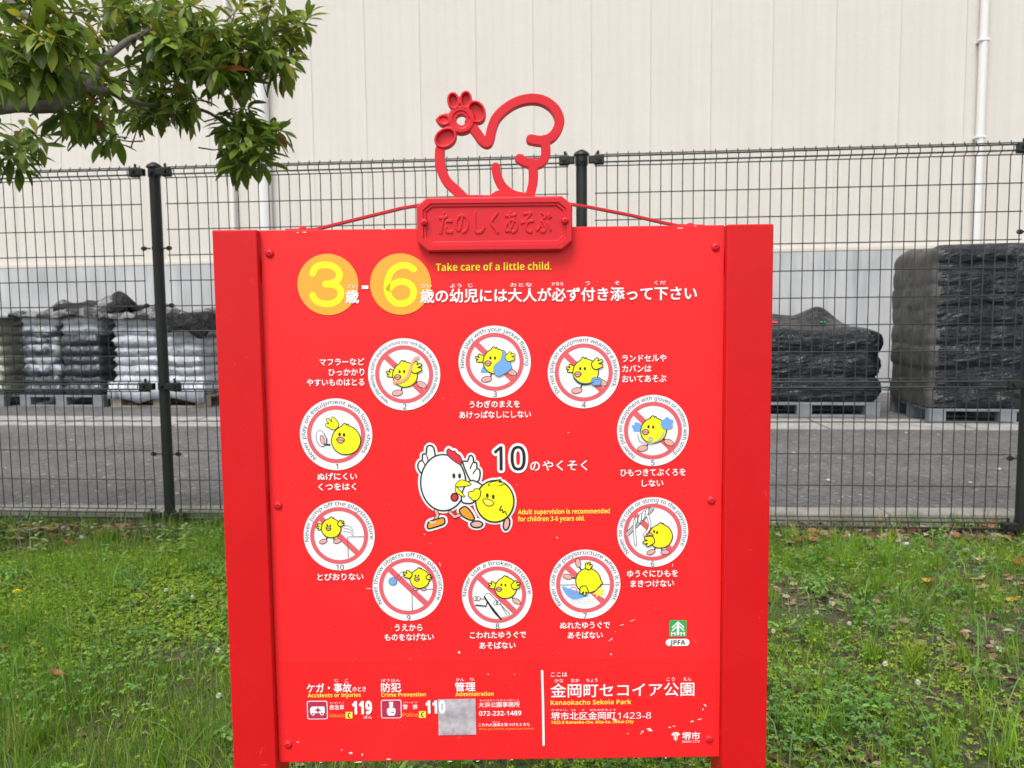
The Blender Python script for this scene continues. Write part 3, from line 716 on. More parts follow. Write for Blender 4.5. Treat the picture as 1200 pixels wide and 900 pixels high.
# ---- thin brace bars left and right of the plaque
def bar(pts, wd, th, y):
    bm = bmesh.new(); P = [Vector(p) for p in pts]; rr = []
    for i, p in enumerate(P):
        t = (P[min(i + 1, len(P) - 1)] - P[max(i - 1, 0)]).normalized(); n_ = Vector((-t.y, t.x)) * th / 2
        rr.append([bm.verts.new((p.x + sg * n_.x, yy, p.y + sg * n_.y)) for sg, yy in ((1, y), (1, y + wd), (-1, y + wd), (-1, y))])
    for a, b in zip(rr, rr[1:]):
        for k in range(4): bm.faces.new((a[k], a[(k + 1) % 4], b[(k + 1) % 4], b[k]))
    bm.faces.new(rr[0]); bm.faces.new(rr[-1][::-1]); return bm
for pts, bx in (([(334, 269.2), (352, 268.8), (370, 268.0), (382, 264.8), (430, 253), (470, 243.2), (500, 238)], 353), ([(660, 237), (690, 241.6), (740, 251.4), (782, 261), (795, 263.6), (826, 264.2)], 810)):
    ob = mesh_ob('brace_bar', bar([B(*p) for p in pts], .012, .0026, .001), M['cast_red'], sign)
    q = B(bx, 266.6 if bx < 500 else 263); bm = bmesh.new()
    bmesh.ops.create_uvsphere(bm, u_segments=14, v_segments=8, radius=.0042)
    bmesh.ops.scale(bm, vec=(1.1, 1, .75), verts=bm.verts); bmesh.ops.translate(bm, vec=(q[0], .007, q[1]), verts=bm.verts)
    mesh_ob('bar_bolt', bm, M['cast_red'], sign, True)

# ---- cast hen emblem (outline hen), joined by a voxel remesh
def zz(p): return B(480 + p[0] / 6, 100 + p[1] / 6)
TH0, TH1 = -.001, .0115
eb = bmesh.new()
def slab_poly(P, y0=TH0, y1=TH1):
    a = [eb.verts.new((p[0], y0, p[1])) for p in P]; b = [eb.verts.new((p[0], y1, p[1])) for p in P]; n = len(P)
    for k in range(n): eb.faces.new((a[k], a[(k + 1) % n], b[(k + 1) % n], b[k]))
    eb.faces.new(a[::-1]); eb.faces.new(b)
def slab_ring(c, rx, ry, rix, riy, rot=0, y0=TH0, y1=TH1, n=28):
    P, Q = ell(c, rx, ry, rot, n), ell(c, rix, riy, rot, n)
    g = [[eb.verts.new((p[0], y, p[1])) for p in L] for L, y in ((P, y0), (P, y1), (Q, y1), (Q, y0))]
    for i in range(4):
        a, b = g[i], g[(i + 1) % 4]
        for k in range(n): eb.faces.new((a[k], a[(k + 1) % n], b[(k + 1) % n], b[k]))
def slab_stroke(pts, wd):
    P = [Vector(p) for p in [zz(q) for q in cr(pts, 5)]]
    L, Rr = [], []
    for i, p in enumerate(P):
        t = (P[min(i + 1, len(P) - 1)] - P[max(i - 1, 0)]).normalized(); n_ = Vector((-t.y, t.x)) * wd / 2
        L.append((p.x + n_.x, p.y + n_.y)); Rr.append((p.x - n_.x, p.y - n_.y))
    g = [[eb.verts.new((q[0], y, q[1])) for q in LL] for LL, y in ((L, TH0), (L, TH1), (Rr, TH1), (Rr, TH0))]
    n = len(P)
    for i in range(4):
        a, b = g[i], g[(i + 1) % 4]
        for k in range(n - 1): eb.faces.new((a[k], a[k + 1], b[k + 1], b[k]))
    for e in (0, n - 1):
        eb.faces.new([g[i][e] for i in range(4)])
        slab_poly(ell((P[e].x, P[e].y), wd / 2, wd / 2, 0, 20))
es = S(580, 170) / 6
slab_stroke([(212, 455), (211, 510), (222, 590), (262, 675), (325, 735), (380, 790), (400, 830)], 68 * es)
slab_stroke([(420, 260), (470, 330), (510, 385), (545, 405), (563, 375), (575, 315), (605, 235), (670, 165), (760, 112), (860, 92), (950, 110), (1022, 165), (1055, 245), (1035, 318), (990, 368), (925, 388), (853, 378)], 68 * es)
slab_stroke([(950, 380), (958, 440), (955, 495), (925, 540), (870, 552), (810, 535), (773, 515)], 66 * es)
slab_stroke([(862, 545), (870, 600), (868, 680), (850, 760), (835, 830)], 66 * es)
slab_stroke([(605, 573), (612, 620), (640, 690), (690, 745), (750, 775), (840, 790)], 62 * es)
slab_poly([zz(p) for p in [(300, 850), (330, 760), (430, 770), (560, 772), (612, 740), (640, 735), (700, 752), (780, 770), (870, 770), (880, 850)]])
slab_ring(zz((363, 243)), 98 * es, 98 * es, 36 * es, 36 * es)
slab_ring(zz((363, 243)), 90 * es, 90 * es, 62 * es, 62 * es, y0=TH0 - .0012, y1=0)
for (c_, rx, ry, rt) in (((308, 110), 44, 60, 8), ((395, 103), 44, 62, -4), ((470, 188), 64, 80, 22), ((252, 370), 84, 66, 32), ((240, 246), 48, 40, 0)):
    slab_ring(zz(c_), rx * es, ry * es, (rx - 17) * es, (ry - 17) * es, rad(rt), y0=TH0 - .0016); slab_poly(ell(zz(c_), (rx - 10) * es, (ry - 10) * es, rad(rt), 24), TH0 + .0045, TH1 - .001)
slab_poly([zz(p) for p in [(180, 243), (212, 208), (255, 196), (285, 200), (285, 290), (250, 290), (212, 282)]])
slab_poly([zz(p) for p in [(420, 300), (470, 260), (500, 240), (540, 400), (520, 400)]]) if False else None
em = mesh_ob('hen_emblem', eb, M['cast_red'], sign, True)
md = em.modifiers.new('r', 'REMESH'); md.mode = 'VOXEL'; md.voxel_size = .0007
md2 = em.modifiers.new('s', 'SMOOTH'); md2.factor = .5; md2.iterations = 3
dg = bpy.context.evaluated_depsgraph_get(); dg.update()
me2 = bpy.data.meshes.new_from_object(em.evaluated_get(dg)); em.modifiers.clear(); em.data = me2; me2.shade_smooth()
if not me2.materials: me2.materials.append(M['cast_red'])

# ================================================================== GROUND
def attr_mat(name, rough, trans=0.0, spec=.3):
    m, t, b = new_mat(name)
    a = N(t, 'ShaderNodeVertexColor'); a.layer_name = 'Col'
    t.links.new(a.outputs[0], b.inputs['Base Color']); b.inputs['Roughness'].default_value = rough
    b.inputs['Specular IOR Level'].default_value = spec
    if trans:
        tr = N(t, 'ShaderNodeBsdfTranslucent'); t.links.new(a.outputs[0], tr.inputs[0])
        mx = N(t, 'ShaderNodeMixShader'); mx.inputs[0].default_value = trans
        t.links.new(b.outputs[0], mx.inputs[1]); t.links.new(tr.outputs[0], mx.inputs[2])
        t.links.new(mx.outputs[0], t.nodes['Material Output'].inputs[0])
    return m
M['grass'] = attr_mat('grass_blade', .6, .35, .15)
M['leaf'] = attr_mat('weed_leaf', .6, .3, .15)
M['litter'] = attr_mat('dry_litter', .8, .1)
# soil
m, t, b = new_mat('soil'); v = coord(t)
n1 = N(t, 'ShaderNodeTexNoise', Scale=3.0, Detail=8.0, Roughness=.7); t.links.new(v, n1.inputs[0])
n2 = N(t, 'ShaderNodeTexNoise', Scale=70.0, Detail=6.0, Roughness=.7); t.links.new(v, n2.inputs[0])
c1 = ramp(t, n2.outputs[0], [(.3, (.035, .026, .017)), (.5, (.085, .062, .04)), (.72, (.19, .15, .10))])
c2 = ramp(t, n2.outputs[0], [(.3, (.02, .03, .01)), (.7, (.09, .12, .035))])
f1 = ramp(t, n1.outputs[0], [(.4, (0, 0, 0)), (.6, (1, 1, 1))])
mx = N(t, 'ShaderNodeMix', data_type='RGBA'); t.links.new(f1, mx.inputs[0]); t.links.new(c1, mx.inputs[6]); t.links.new(c2, mx.inputs[7])
t.links.new(mx.outputs[2], b.inputs['Base Color']); b.inputs['Roughness'].default_value = .95
bump(t, b, n2.outputs[0], 1.0, .01); M['soil'] = m
FT = math.tan(rad(5)); FY = 3.55                      # fence line y = FY - FT*x
KT = math.tan(rad(3.2)); KY = 3.70                    # kerb front line
def gz(x, y):                                        # height of the lawn
    x = np.asarray(x, float); y = np.asarray(y, float)
    h = .02 * (vnoise(x, y, .9, 3) - .5) + .012 * (vnoise(x, y, .25, 4) - .5)
    d = (KY - KT * x) - y
    return h * np.clip(d * 2, 0, 1) - .035 * np.clip(1 - d / .9, 0, 1)
# far ground: one sheet to the horizon, kept below the yard
bm = bmesh.new(); vs = [bm.verts.new(p) for p in ((-300, -300, -.16), (300, -300, -.16), (300, 300, -.16), (-300, 300, -.16))]; bm.faces.new(vs)
tag(mesh_ob('ground', bm, M['soil']), kind='structure')
nx, ny = 260, 170
gx = np.linspace(-6, 6, nx); u = np.linspace(0, 1, ny)
X = np.repeat(gx[:, None], ny, 1); Y = -3 + (KY - KT * X + .01 + 3) * u[None, :]
Z = gz(X, Y); V = np.stack([X, Y, Z], -1).reshape(-1, 3)
ii = (np.arange(nx - 1)[:, None] * ny + np.arange(ny - 1)[None, :]).ravel()
lawn = np_mesh('lawn_soil', V, np.stack([ii, ii + ny, ii + ny + 1, ii + 1], 1), M['soil'], smooth=True); tag(lawn, kind='structure')

# ---- kerb near the fence
m, t, b = new_mat('kerb_concrete'); v = coord(t)
n1 = N(t, 'ShaderNodeTexNoise', Scale=4.0, Detail=9.0, Roughness=.7); t.links.new(v, n1.inputs[0])
n2 = N(t, 'ShaderNodeTexNoise', Scale=120.0, Detail=3.0); t.links.new(v, n2.inputs[0])
t.links.new(ramp(t, n1.outputs[0], [(.3, (.17, .155, .13)), (.55, (.29, .27, .24)), (.75, (.36, .34, .31))]), b.inputs['Base Color'])
b.inputs['Roughness'].default_value = .9; bump(t, b, n2.outputs[0], .4, .003); M['kerb'] = m
kerb = empty('kerb', (0, 0, 0)); kerb['kind'] = 'structure'
ka = -math.atan(KT)
for k in range(-10, 11):
    bm = bmesh.new(); box(bm, k * .6 + .003, k * .6 + .597, 0, .135, -.17, .02, .006)
    o_ = mesh_ob('kerbstone', bm, M['kerb'], kerb); o_.location = (0, KY, 0); o_.rotation_euler = (0, 0, ka)

# ---- asphalt yard
m, t, b = new_mat('asphalt'); v = coord(t)
n1 = N(t, 'ShaderNodeTexNoise', Scale=1.3, Detail=10.0, Roughness=.75); t.links.new(v, n1.inputs[0])
vo = N(t, 'ShaderNodeTexVoronoi', Scale=52.0); t.links.new(v, vo.inputs[0])
n3 = N(t, 'ShaderNodeTexNoise', Scale=45.0, Detail=2.0); t.links.new(v, n3.inputs[0])
base = ramp(t, n1.outputs[0], [(.3, (.085, .082, .079)), (.52, (.125, .122, .118)), (.72, (.17, .165, .158))])
stone = N(t, 'ShaderNodeMix', data_type='RGBA', blend_type='MULTIPLY'); stone.inputs[0].default_value = 1
sc_ = ramp(t, vo.outputs['Color'], [(.15, (.55, .55, .55)), (.6, (1, 1, 1)), (.85, (1.0, 1.0, 1.0)), (1.0, (3.2, 3.2, 3.0))])
t.links.new(base, stone.inputs[6]); t.links.new(sc_, stone.inputs[7])
pat = ramp(t, n3.outputs[0], [(.72, (0, 0, 0)), (.76, (1, 1, 1))])
mx = N(t, 'ShaderNodeMix', data_type='RGBA'); mx.inputs[7].default_value = (.42, .41, .38, 1)
t.links.new(pat, mx.inputs[0]); t.links.new(stone.outputs[2], mx.inputs[6])
t.links.new(mx.outputs[2], b.inputs['Base Color']); b.inputs['Roughness'].default_value = .88
bump(t, b, vo.outputs['Distance'], .7, .006); M['asphalt'] = m
BT = math.tan(rad(7.6))
bm = bmesh.new(); Yb = 14
vs = [bm.verts.new(p) for p in ((-15, KY + .06 + 15 * KT, 0), (15, KY + .06 - 15 * KT, 0), (15, 20, 0), (-15, 20, 0))]; bm.faces.new(vs)
tag(mesh_ob('asphalt_yard', bm, M['asphalt']), kind='structure')
# concrete gutter strip in slabs
G0, G1 = 6.83, 7.52
gut = empty('gutter_strip'); gut['kind'] = 'structure'
gm = simple('gutter_concrete', (.30, .29, .27), .9, var=.3, vs=6, bmp=.4, bs=90, bd=.003)
rs = random.Random(3)
for k in range(-12, 12):
    bm = bmesh.new(); box(bm, k * 1.2 + .011, k * 1.2 + 1.189, 0, G1 - G0, -.05, .006 + rs.uniform(0, .003), .003)
    o_ = mesh_ob('concrete_slab', bm, gm, gut); o_.location = (.35, G0, 0); o_.rotation_euler = (0, 0, -math.atan(math.tan(rad(6.2))))
# bits of pale litter on the yard
A_ = []
rs = random.Random(8); bm = bmesh.new()
for k in range(90):
    x = rs.uniform(-5, 5); y = rs.uniform(4.1, 8.0); a = rs.uniform(0, 6.3); r = rs.uniform(.004, .016)
    vs = [bm.verts.new((x + r * q * math.cos(a + j * 1.26), y + r * q * math.sin(a + j * 1.26), .008 + rs.uniform(0, .006))) for j, q in enumerate([rs.uniform(.6, 1.2) for _ in range(5)])]
    bm.faces.new(vs)
tag(mesh_ob('yard_litter', bm, simple('pale_litter', (.5, .48, .43), .8)), 'scattered pale grit and paper specks lying on the asphalt yard', 'litter', kind='stuff')

# ================================================================== BUILDING
BY = 10.5
p0 = ath(432, 200, BY, BT); p1 = ath(1125, 200, BY, BT); SP = (p1 - p0).length / 10
bang = -math.atan(BT); u_ = Vector((math.cos(bang), math.sin(bang), 0))
bo = Vector((0, BY, 0)); off0 = (p0 - bo).dot(u_)
bld = empty('warehouse', bo, bang)
tag(bld, 'long windowless beige panelled building on a pale grey concrete base behind the fence', 'building')
# cladding
m, t, b = new_mat('beige_cladding'); v = coord(t)
n1 = N(t, 'ShaderNodeTexNoise', Scale=.7, Detail=6.0, Roughness=.6); t.links.new(v, n1.inputs[0])
v2 = coord(t, (3, 3, 26)); n2 = N(t, 'ShaderNodeTexNoise', Scale=6.0, Detail=8.0, Roughness=.75); t.links.new(v2, n2.inputs[0])
mxx = N(t, 'ShaderNodeMath', operation='ADD'); t.links.new(n1.outputs[0], mxx.inputs[0]); t.links.new(n2.outputs[0], mxx.inputs[1])
h_ = N(t, 'ShaderNodeMath', operation='MULTIPLY'); h_.inputs[1].default_value = .5; t.links.new(mxx.outputs[0], h_.inputs[0])
ccl = ramp(t, h_.outputs[0], [(.34, (.615, .575, .52)), (.5, (.655, .62, .565)), (.66, (.69, .66, .605))])
v3 = coord(t, (9, 9, .25)); n4 = N(t, 'ShaderNodeTexNoise', Scale=1.2, Detail=5.0, Roughness=.6); t.links.new(v3, n4.inputs[0])
st = ramp(t, n4.outputs[0], [(.35, (.955, .95, .94)), (.6, (1, 1, 1))])
mm = N(t, 'ShaderNodeMix', data_type='RGBA', blend_type='MULTIPLY'); mm.inputs[0].default_value = 1; t.links.new(ccl, mm.inputs[6]); t.links.new(st, mm.inputs[7])
t.links.new(mm.outputs[2], b.inputs['Base Color']); b.inputs['Roughness'].default_value = .8
bump(t, b, n2.outputs[0], .5, .01); M['clad'] = m
M['joint'] = simple('joint_sealant', (.58, .50, .46), .8)
# foundation concrete
m, t, b = new_mat('base_concrete'); v = coord(t, (5, 5, .5))
n1 = N(t, 'ShaderNodeTexNoise', Scale=1.5, Detail=9.0, Roughness=.65); t.links.new(v, n1.inputs[0])
vb = coord(t); n2 = N(t, 'ShaderNodeTexNoise', Scale=1.1, Detail=6.0); t.links.new(vb, n2.inputs[0])
c1 = ramp(t, n1.outputs[0], [(.3, (.36, .37, .375)), (.5, (.47, .475, .48)), (.72, (.53, .53, .535))])
c2 = ramp(t, n2.outputs[0], [(.35, (.85, .85, .85)), (.65, (1.05, 1.05, 1.05))])
mm = N(t, 'ShaderNodeMix', data_type='RGBA', blend_type='MULTIPLY'); mm.inputs[0].default_value = 1; t.links.new(c1, mm.inputs[6]); t.links.new(c2, mm.inputs[7])
t.links.new(mm.outputs[2], b.inputs['Base Color']); b.inputs['Roughness'].default_value = .85; M['base'] = m
zb_ = ath(600, 297, BY, BT).z
HT = 6.2
bm = bmesh.new(); box(bm, -13, 13, -.06, .2, -.1, zb_ - .06); mesh_ob('concrete_base', bm, M['base'], bld)
bm = bmesh.new(); box(bm, -13, 13, -.067, .2, zb_ - .06, zb_ - .012, .004); mesh_ob('drip_ledge', bm, simple('ledge_cream', (.62, .57, .50), .6), bld)
bm = bmesh.new(); box(bm, -13, 13, -.0335, 9, zb_ - .012, HT - .003); mesh_ob('wall_core', bm, M['joint'], bld)
bm = bmesh.new(); box(bm, -13.1, 13.1, -.15, 9.1, HT, HT + .25); mesh_ob('roof', bm, simple('roof_grey', (.3, .3, .3), .6), bld)
bm = bmesh.new(); box(bm, 0, SP - .005, -.04, -.0337, zb_ - .010, HT - .002, .0015)
pn = mesh_ob('wall_panel', bm, M['clad'], bld); pn.location = (off0 + .003, 0, 0)
for k in range(-15, 19):
    xx = off0 + k * SP + .003
    if k and -12.9 < xx < 12.9 - SP: o_ = ob_from('wall_panel', pn.data, bld, (xx, 0, 0))
# down pipes
pipem = simple('white_pipe', (.72, .71, .69), .4)
def pipe(px, r, top=HT, elbow=False):
    q = ath(px, 200, BY - .1, BT) - bo; xx = q.dot(u_)
    g = bmesh.new(); z0 = zb_ - .1 if not elbow else .05
    tube(g, [(xx, -.11, z0), (xx, -.11, top)], r, 16)
    o_ = mesh_ob('downpipe', g, pipem, bld, True)
    for z in (3.15, 4.3):
        g = bmesh.new(); box(g, xx - r - .012, xx + r + .004, -.11 - r - .004, -.042, z - .014, z + .014, .003); tube(g, [(xx - r - .02, -.13, z), (xx - r - .02, -.15, z)], .012, 8)
        mesh_ob('pipe_bracket', g, pipem, o_)
pipe(1146.5, .050); pipe(272, .03, elbow=True); pipe(309.5, .096, elbow=True)

# ================================================================== FENCE
P1 = ath(190, 400, FY, FT); P2 = ath(681.5, 220, FY, FT); P3 = ath(1210, 300, FY, FT)
ft = Vector((math.cos(math.atan(FT)), -math.sin(math.atan(FT)), 0)); fo = Vector((0, FY, 0))
s1, s2, s3 = [(p - fo).dot(ft) for p in (P1, P2, P3)]
fence = empty('mesh_fence', fo, -math.atan(FT))
tag(fence, 'dark green welded wire mesh fence with round posts between lawn and yard', 'fence')
POSTS = [s1 - 4.0, s1 - 2.0, s1, s2, s3, s3 + 2.0]
FTOP = 1.692
post_z = -.06
def post_bm():
    bm = bmesh.new(); tube(bm, [(0, 0, post_z), (0, 0, FTOP + .005)], .0250, 20)
    # domed cap
    pr = [(.027, FTOP - .02), (.028, FTOP - .002), (.036, FTOP + .001), (.035, FTOP + .009), (.024, FTOP + .018), (.010, FTOP + .026)]
    rr = [[bm.verts.new((r * math.cos(k * PI / 10), r * math.sin(k * PI / 10), z)) for k in range(20)] for r, z in pr]
    for a, b in zip(rr, rr[1:]):
        for k in range(20): bm.faces.new((a[k], a[(k + 1) % 20], b[(k + 1) % 20], b[k]))
    bm.faces.new(rr[-1]); return bm
def big_clamp_bm(z):
    bm = bmesh.new(); tube(bm, [(0, 0, z - .017), (0, 0, z + .017)], .0288, 20)
    for sx in (-1, 1):
        box(bm, min(sx * .03, sx * .062), max(sx * .03, sx * .062), -.05, -.02, z - .016, z + .016, .003)
        box(bm, min(sx * .055, sx * .1), max(sx * .055, sx * .1), -.052, -.018, z - .022, z + .020, .005)
        tube(bm, [(sx * .078, -.062, z + .002), (sx * .078, -.045, z + .002)], .009, 10)
        tube(bm, [(sx * .073, -.035, z + .02), (sx * .073, -.035, z + .038)], .006, 8)
    tube(bm, [(0, -.043, z), (0, -.03, z)], .008, 10)
    return bm
def small_clamp_bm(z):
    bm = bmesh.new(); tube(bm, [(0, 0, z - .007), (0, 0, z + .007)], .0272, 20)
    for sx in (-1, 1):
        tube(bm, [(sx * .03, -.012, z), (sx * .052, -.012, z)], .004, 6)
        pts = [(sx * (.062 + .013 * math.cos(a)), -.012, z + .0075 * math.sin(a)) for a in np.linspace(0, 2 * PI, 13)]
        tube(bm, pts, .0033, 6, False)
        tube(bm, [(sx * .060, -.02, z), (sx * .060, -.004, z)], .006, 8)
    return bm
ZT, ZM = FTOP - .025, .660
pme = None
for x in POSTS:
    if pme is None:
        first = mesh_ob('post', post_bm(), M['fence'], fence, True); first.location = (x, 0, 0); pme = first.data
        cms = [mesh_ob('clamp', big_clamp_bm(z), M['fence'], first) for z in (ZT, ZM, .03)] + [mesh_ob('clamp', small_clamp_bm(z), M['fence'], first) for z in (1.316, 1.046, .33)]
    else:
        p = ob_from('post', pme, fence, (x, 0, 0))
        for c_ in cms: ob_from('clamp', c_.data, p)
# vertical wire profile (y is towards the camera, negative)
def vprofile():
    pts = [(0, FTOP + .012), (-.003, FTOP + .004)]
    def fold(zc, h=.025): return [(0, zc + h), (-.022, zc + h * .5), (-.022, zc - h * .5), (0, zc - h)]
    pts = [(0, ZT + .036)] + fold(ZT) + fold(ZM) + fold(.035, .025) + [(0, -.01)]
    return [(0, y, z) for y, z in pts]
WR = .0023
bm = bmesh.new(); tube(bm, vprofile(), WR, 5); vw = bpy.data.meshes.new('vertical_wire'); bm.to_mesh(vw); bm.free(); vw.materials.append(M['wire'])
HW = []
for zc, h in ((ZT, .025), (ZM, .025), (.035, .025)):
    HW += [(zc + h, -WR * 1.8), (zc + h * .5, -.022 - WR * 1.9), (zc - h * .5, -.022 - WR * 1.9), (zc - h, -WR * 1.8)]
HW.append((ZT + .0445, -WR * 1.8)) if False else None
for a, n in ((ZM + .025, 8), (.06, 4)):
    top = ZT - .025 if a > .5 else ZM - .025
    for k in range(1, n): HW.append((a + (top - a) * k / n, -WR * 1.8))
for xa, xb in zip(POSTS, POSTS[1:]):
    L = xb - xa - .13; pan = empty('mesh_panel', (xa + .065, -.012, 0)); pan.parent = fence
    n = 38; stp = L / n
    for k in range(n + 1): ob_from('vertical_wire', vw, pan, (k * stp, 0, 0))
    bm = bmesh.new(); tube(bm, [(-.006, 0, 0), (L + .006, 0, 0)], WR, 5); hm = bpy.data.meshes.new('horizontal_wire'); bm.to_mesh(hm); bm.free(); hm.materials.append(M['wire'])
    for z, y in HW: ob_from('horizontal_wire', hm, pan, (0, y, z), scale=(1, 1.7, 1.7) if y < -.02 else (1, 1.15, 1.15))

# ================================================================== PALLETS AND SACKS
def plastic(name, c1, c2, rough, bs, strength, scale=(1, 1, 1), dist=.02, vs=4, coat=.3, spec=.5, band=.15):
    m, t, b = new_mat(name); v = coord(t, scale); b.inputs['Specular IOR Level'].default_value = spec
    n1 = N(t, 'ShaderNodeTexNoise', Scale=vs, Detail=6.0, Roughness=.6); t.links.new(v, n1.inputs[0])
    t.links.new(ramp(t, n1.outputs[0], [(.5 - band, c1), (.5 + band, c2)]), b.inputs['Base Color'])
    b.inputs['Roughness'].default_value = rough; b.inputs['Coat Weight'].default_value = coat; b.inputs['Coat Roughness'].default_value = .2
    n2 = N(t, 'ShaderNodeTexNoise', Scale=bs, Detail=5.0, Roughness=.6, Distortion=.6); t.links.new(v, n2.inputs[0])
    bump(t, b, n2.outputs[0], strength, dist); return m
M['film'] = plastic('black_film', (.004, .005, .007), (.010, .012, .018), .24, 3.2, .8, (.8, .8, 3.4), .12, coat=.1, spec=.38)
M['film_side'] = plastic('dusty_film', (.040, .040, .038), (.075, .073, .068), .6, 6, .5, (1, 1, 1), .04, coat=0)
M['film_top'] = plastic('black_sheet', (.006, .006, .007), (.022, .023, .024), .42, 9, 1, (1, 1, 1), .08, coat=0, spec=.22)
M['film_grey'] = plastic('grey_sheet', (.03, .03, .032), (.22, .22, .23), .4, 8, 1, (1, 1, 1), .06, vs=7, coat=0, spec=.3, band=.06)  # sharp pale and dark colour contrast paints in the highlights of the wrinkles
M['sack_white'] = plastic('white_sack', (.24, .26, .29), (.44, .46, .50), .34, 14, .5, (1, 1, 2), .012)
M['sack_dark'] = plastic('dark_sack', (.020, .023, .032), (.05, .055, .07), .28, 16, .7, (1, 1, 2), .015)
M['sack_green'] = plastic('olive_sack', (.13, .135, .09), (.36, .37, .29), .45, 14, .5, (1, 1, 2), .012)
# printed sacks: dark film with pale and green print
m, t, b = new_mat('printed_sack'); v = coord(t)
n1 = N(t, 'ShaderNodeTexNoise', Scale=5.0, Detail=4.0, Distortion=.8); t.links.new(v, n1.inputs[0])
t.links.new(ramp(t, n1.outputs[0], [(.40, (.04, .045, .06)), (.48, (.12, .13, .16)), (.55, (.30, .32, .35)), (.61, (.30, .33, .30)), (.66, (.14, .27, .08))]), b.inputs['Base Color'])
b.inputs['Roughness'].default_value = .3; M['sack_print'] = m
M['pallet'] = simple('pallet_grey', (.17, .185, .20), .55, var=.25, vs=8, bmp=.3)
M['pallet_wood'] = simple('pallet_weathered', (.30, .27, .22), .8, var=.3, vs=9, bmp=.4, scale=(1, 6, 6))

def sack_mesh(name, L, W, Hh, mat, seed, label_mat=None):
    """pillow shaped filled sack with crimped ends"""
    nx, ny = 20, 12; V = []; Fc = []
    for side in (1, -1):
        for i in range(nx + 1):
            for j in range(ny + 1):
                u = i / nx * 2 - 1; v = j / ny * 2 - 1
                e = (1 - abs(u) ** 9) ** .5 * (1 - abs(v) ** 5) ** .42
                q = mnoise.noise(Vector((u * 2.2 + seed * 7, v * 1.7, side * 3.1))) + .5 * mnoise.noise(Vector((u * 7 + seed * 3, v * 6, side)))
                z = side * e * Hh * .5 * (1 + .2 * q) + .14 * Hh * mnoise.noise(Vector((u * 1.3, v * 1.3, seed * 2.7)))
                pin = 1 - .05 * (1 - e)
                V.append((u * L / 2 * (1 - .03 * abs(v) ** 3), v * W / 2 * (1 - .05 * abs(u) ** 3) * pin + .012 * mnoise.noise(Vector((u * 5, seed, side))), z))
    n = (nx + 1) * (ny + 1)
    for s_ in (0, 1):
        for i in range(nx):
            for j in range(ny):
                a = s_ * n + i * (ny + 1) + j; q = (a, a + ny + 1, a + ny + 2, a + 1)
                Fc.append(q if s_ == 0 else q[::-1])
    me = bpy.data.meshes.new(name); me.from_pydata(V, [], Fc); me.materials.append(mat)
    bm = bmesh.new(); bm.from_mesh(me); bmesh.ops.remove_doubles(bm, verts=bm.verts, dist=.003); bmesh.ops.recalc_face_normals(bm, faces=bm.faces); bm.to_mesh(me); bm.free()
    me.shade_smooth(); return me
def pallet(x, y, rz, label, mat, Lx=1.1, Ly=1.1):
    r = empty('pallet', (x, y, 0), rz); tag(r, label, 'pallet', 'pallets standing along the warehouse wall')
    bd = bmesh.new(); box(bd, -Lx / 2, Lx / 2, -.06, .06, 0, .022, .003); d = None
    for k in range(7):
        o_ = mesh_ob('deck_board', bd, mat, r) if d is None else ob_from('deck_board', d, r)
        d = o_.data; o_.location = (0, -Ly / 2 + .06 + k * (Ly - .12) / 6, .118)
    blk = None
    for i in range(3):
        for j in range(3):
            if blk is None:
                bb = bmesh.new(); box(bb, -.07, .07, -.05, .05, 0, .094, .003); o_ = mesh_ob('block', bb, mat, r); blk = o_.data
            else: o_ = ob_from('block', blk, r)
            o_.location = ((i - 1) * (Lx / 2 - .07), (j - 1) * (Ly / 2 - .05), .0235)
    bb = bmesh.new(); box(bb, -Lx / 2, Lx / 2, -.05, .05, 0, .0225, .003); q = None
    for j in range(3):
        o_ = mesh_ob('bottom_board', bb, mat, r) if q is None else ob_from('bottom_board', q, r); q = o_.data
        o_.location = (0, (j - 1) * (Ly / 2 - .05), .0005)
    return r
PT = .141
def draped(name, Lx, Ly, ztop, hang, seed, mat, label, x, y, rz, peaks=(), amp=.05, cat='plastic sheet'):
    """sheet lying over a stack and hanging ragged over its edges"""
    n = 64; V = []; ex = hang + .02
    for i in range(n + 1):
        for j in range(n + 1):
            u = (i / n * 2 - 1) * (Lx / 2 + ex); v = (j / n * 2 - 1) * (Ly / 2 + ex)
            du = max(abs(u) - Lx / 2, 0); dv = max(abs(v) - Ly / 2, 0); dd = max(du, dv)
            rag = .5 + .9 * abs(mnoise.noise(Vector((u * 3 + seed, v * 3, 1))))
            w_ = mnoise.noise(Vector((u * 2.1 + seed * 3, v * 2.1, 0))) + .5 * mnoise.noise(Vector((u * 6 + seed, v * 5, 3))) + .3 * abs(mnoise.noise(Vector((u * 13, v * 11, seed))))
            z = ztop + amp * w_ * (1 if dd == 0 else .5)
            for (a, b, h, r_) in peaks: z += h * math.exp(-((u - a) ** 2 + (v - b) ** 2) / r_ ** 2)
            cu = math.copysign(min(abs(u), Lx / 2 + .02 + .12 * du), u); cv = math.copysign(min(abs(v), Ly / 2 + .02 + .12 * dv), v)
            fold = .02 * mnoise.noise(Vector((u * 9, v * 9, seed + 5))) * (1 if dd > 0 else 0)
            V.append((cu + (fold if du > 0 else 0), cv + (fold if dv > 0 else 0), z - dd * rag * 1.2))
    Fc = [(i * (n + 1) + j, (i + 1) * (n + 1) + j, (i + 1) * (n + 1) + j + 1, i * (n + 1) + j + 1) for i in range(n) for j in range(n)]
    me = bpy.data.meshes.new(name); me.from_pydata(V, [], Fc); me.materials.append(mat); me.shade_smooth()
    o_ = ob_from(name, me, None, (x, y, 0), (0, 0, rz)); s_ = o_.modifiers.new('t', 'SOLIDIFY'); s_.thickness = .002
    return tag(o_, label, cat)
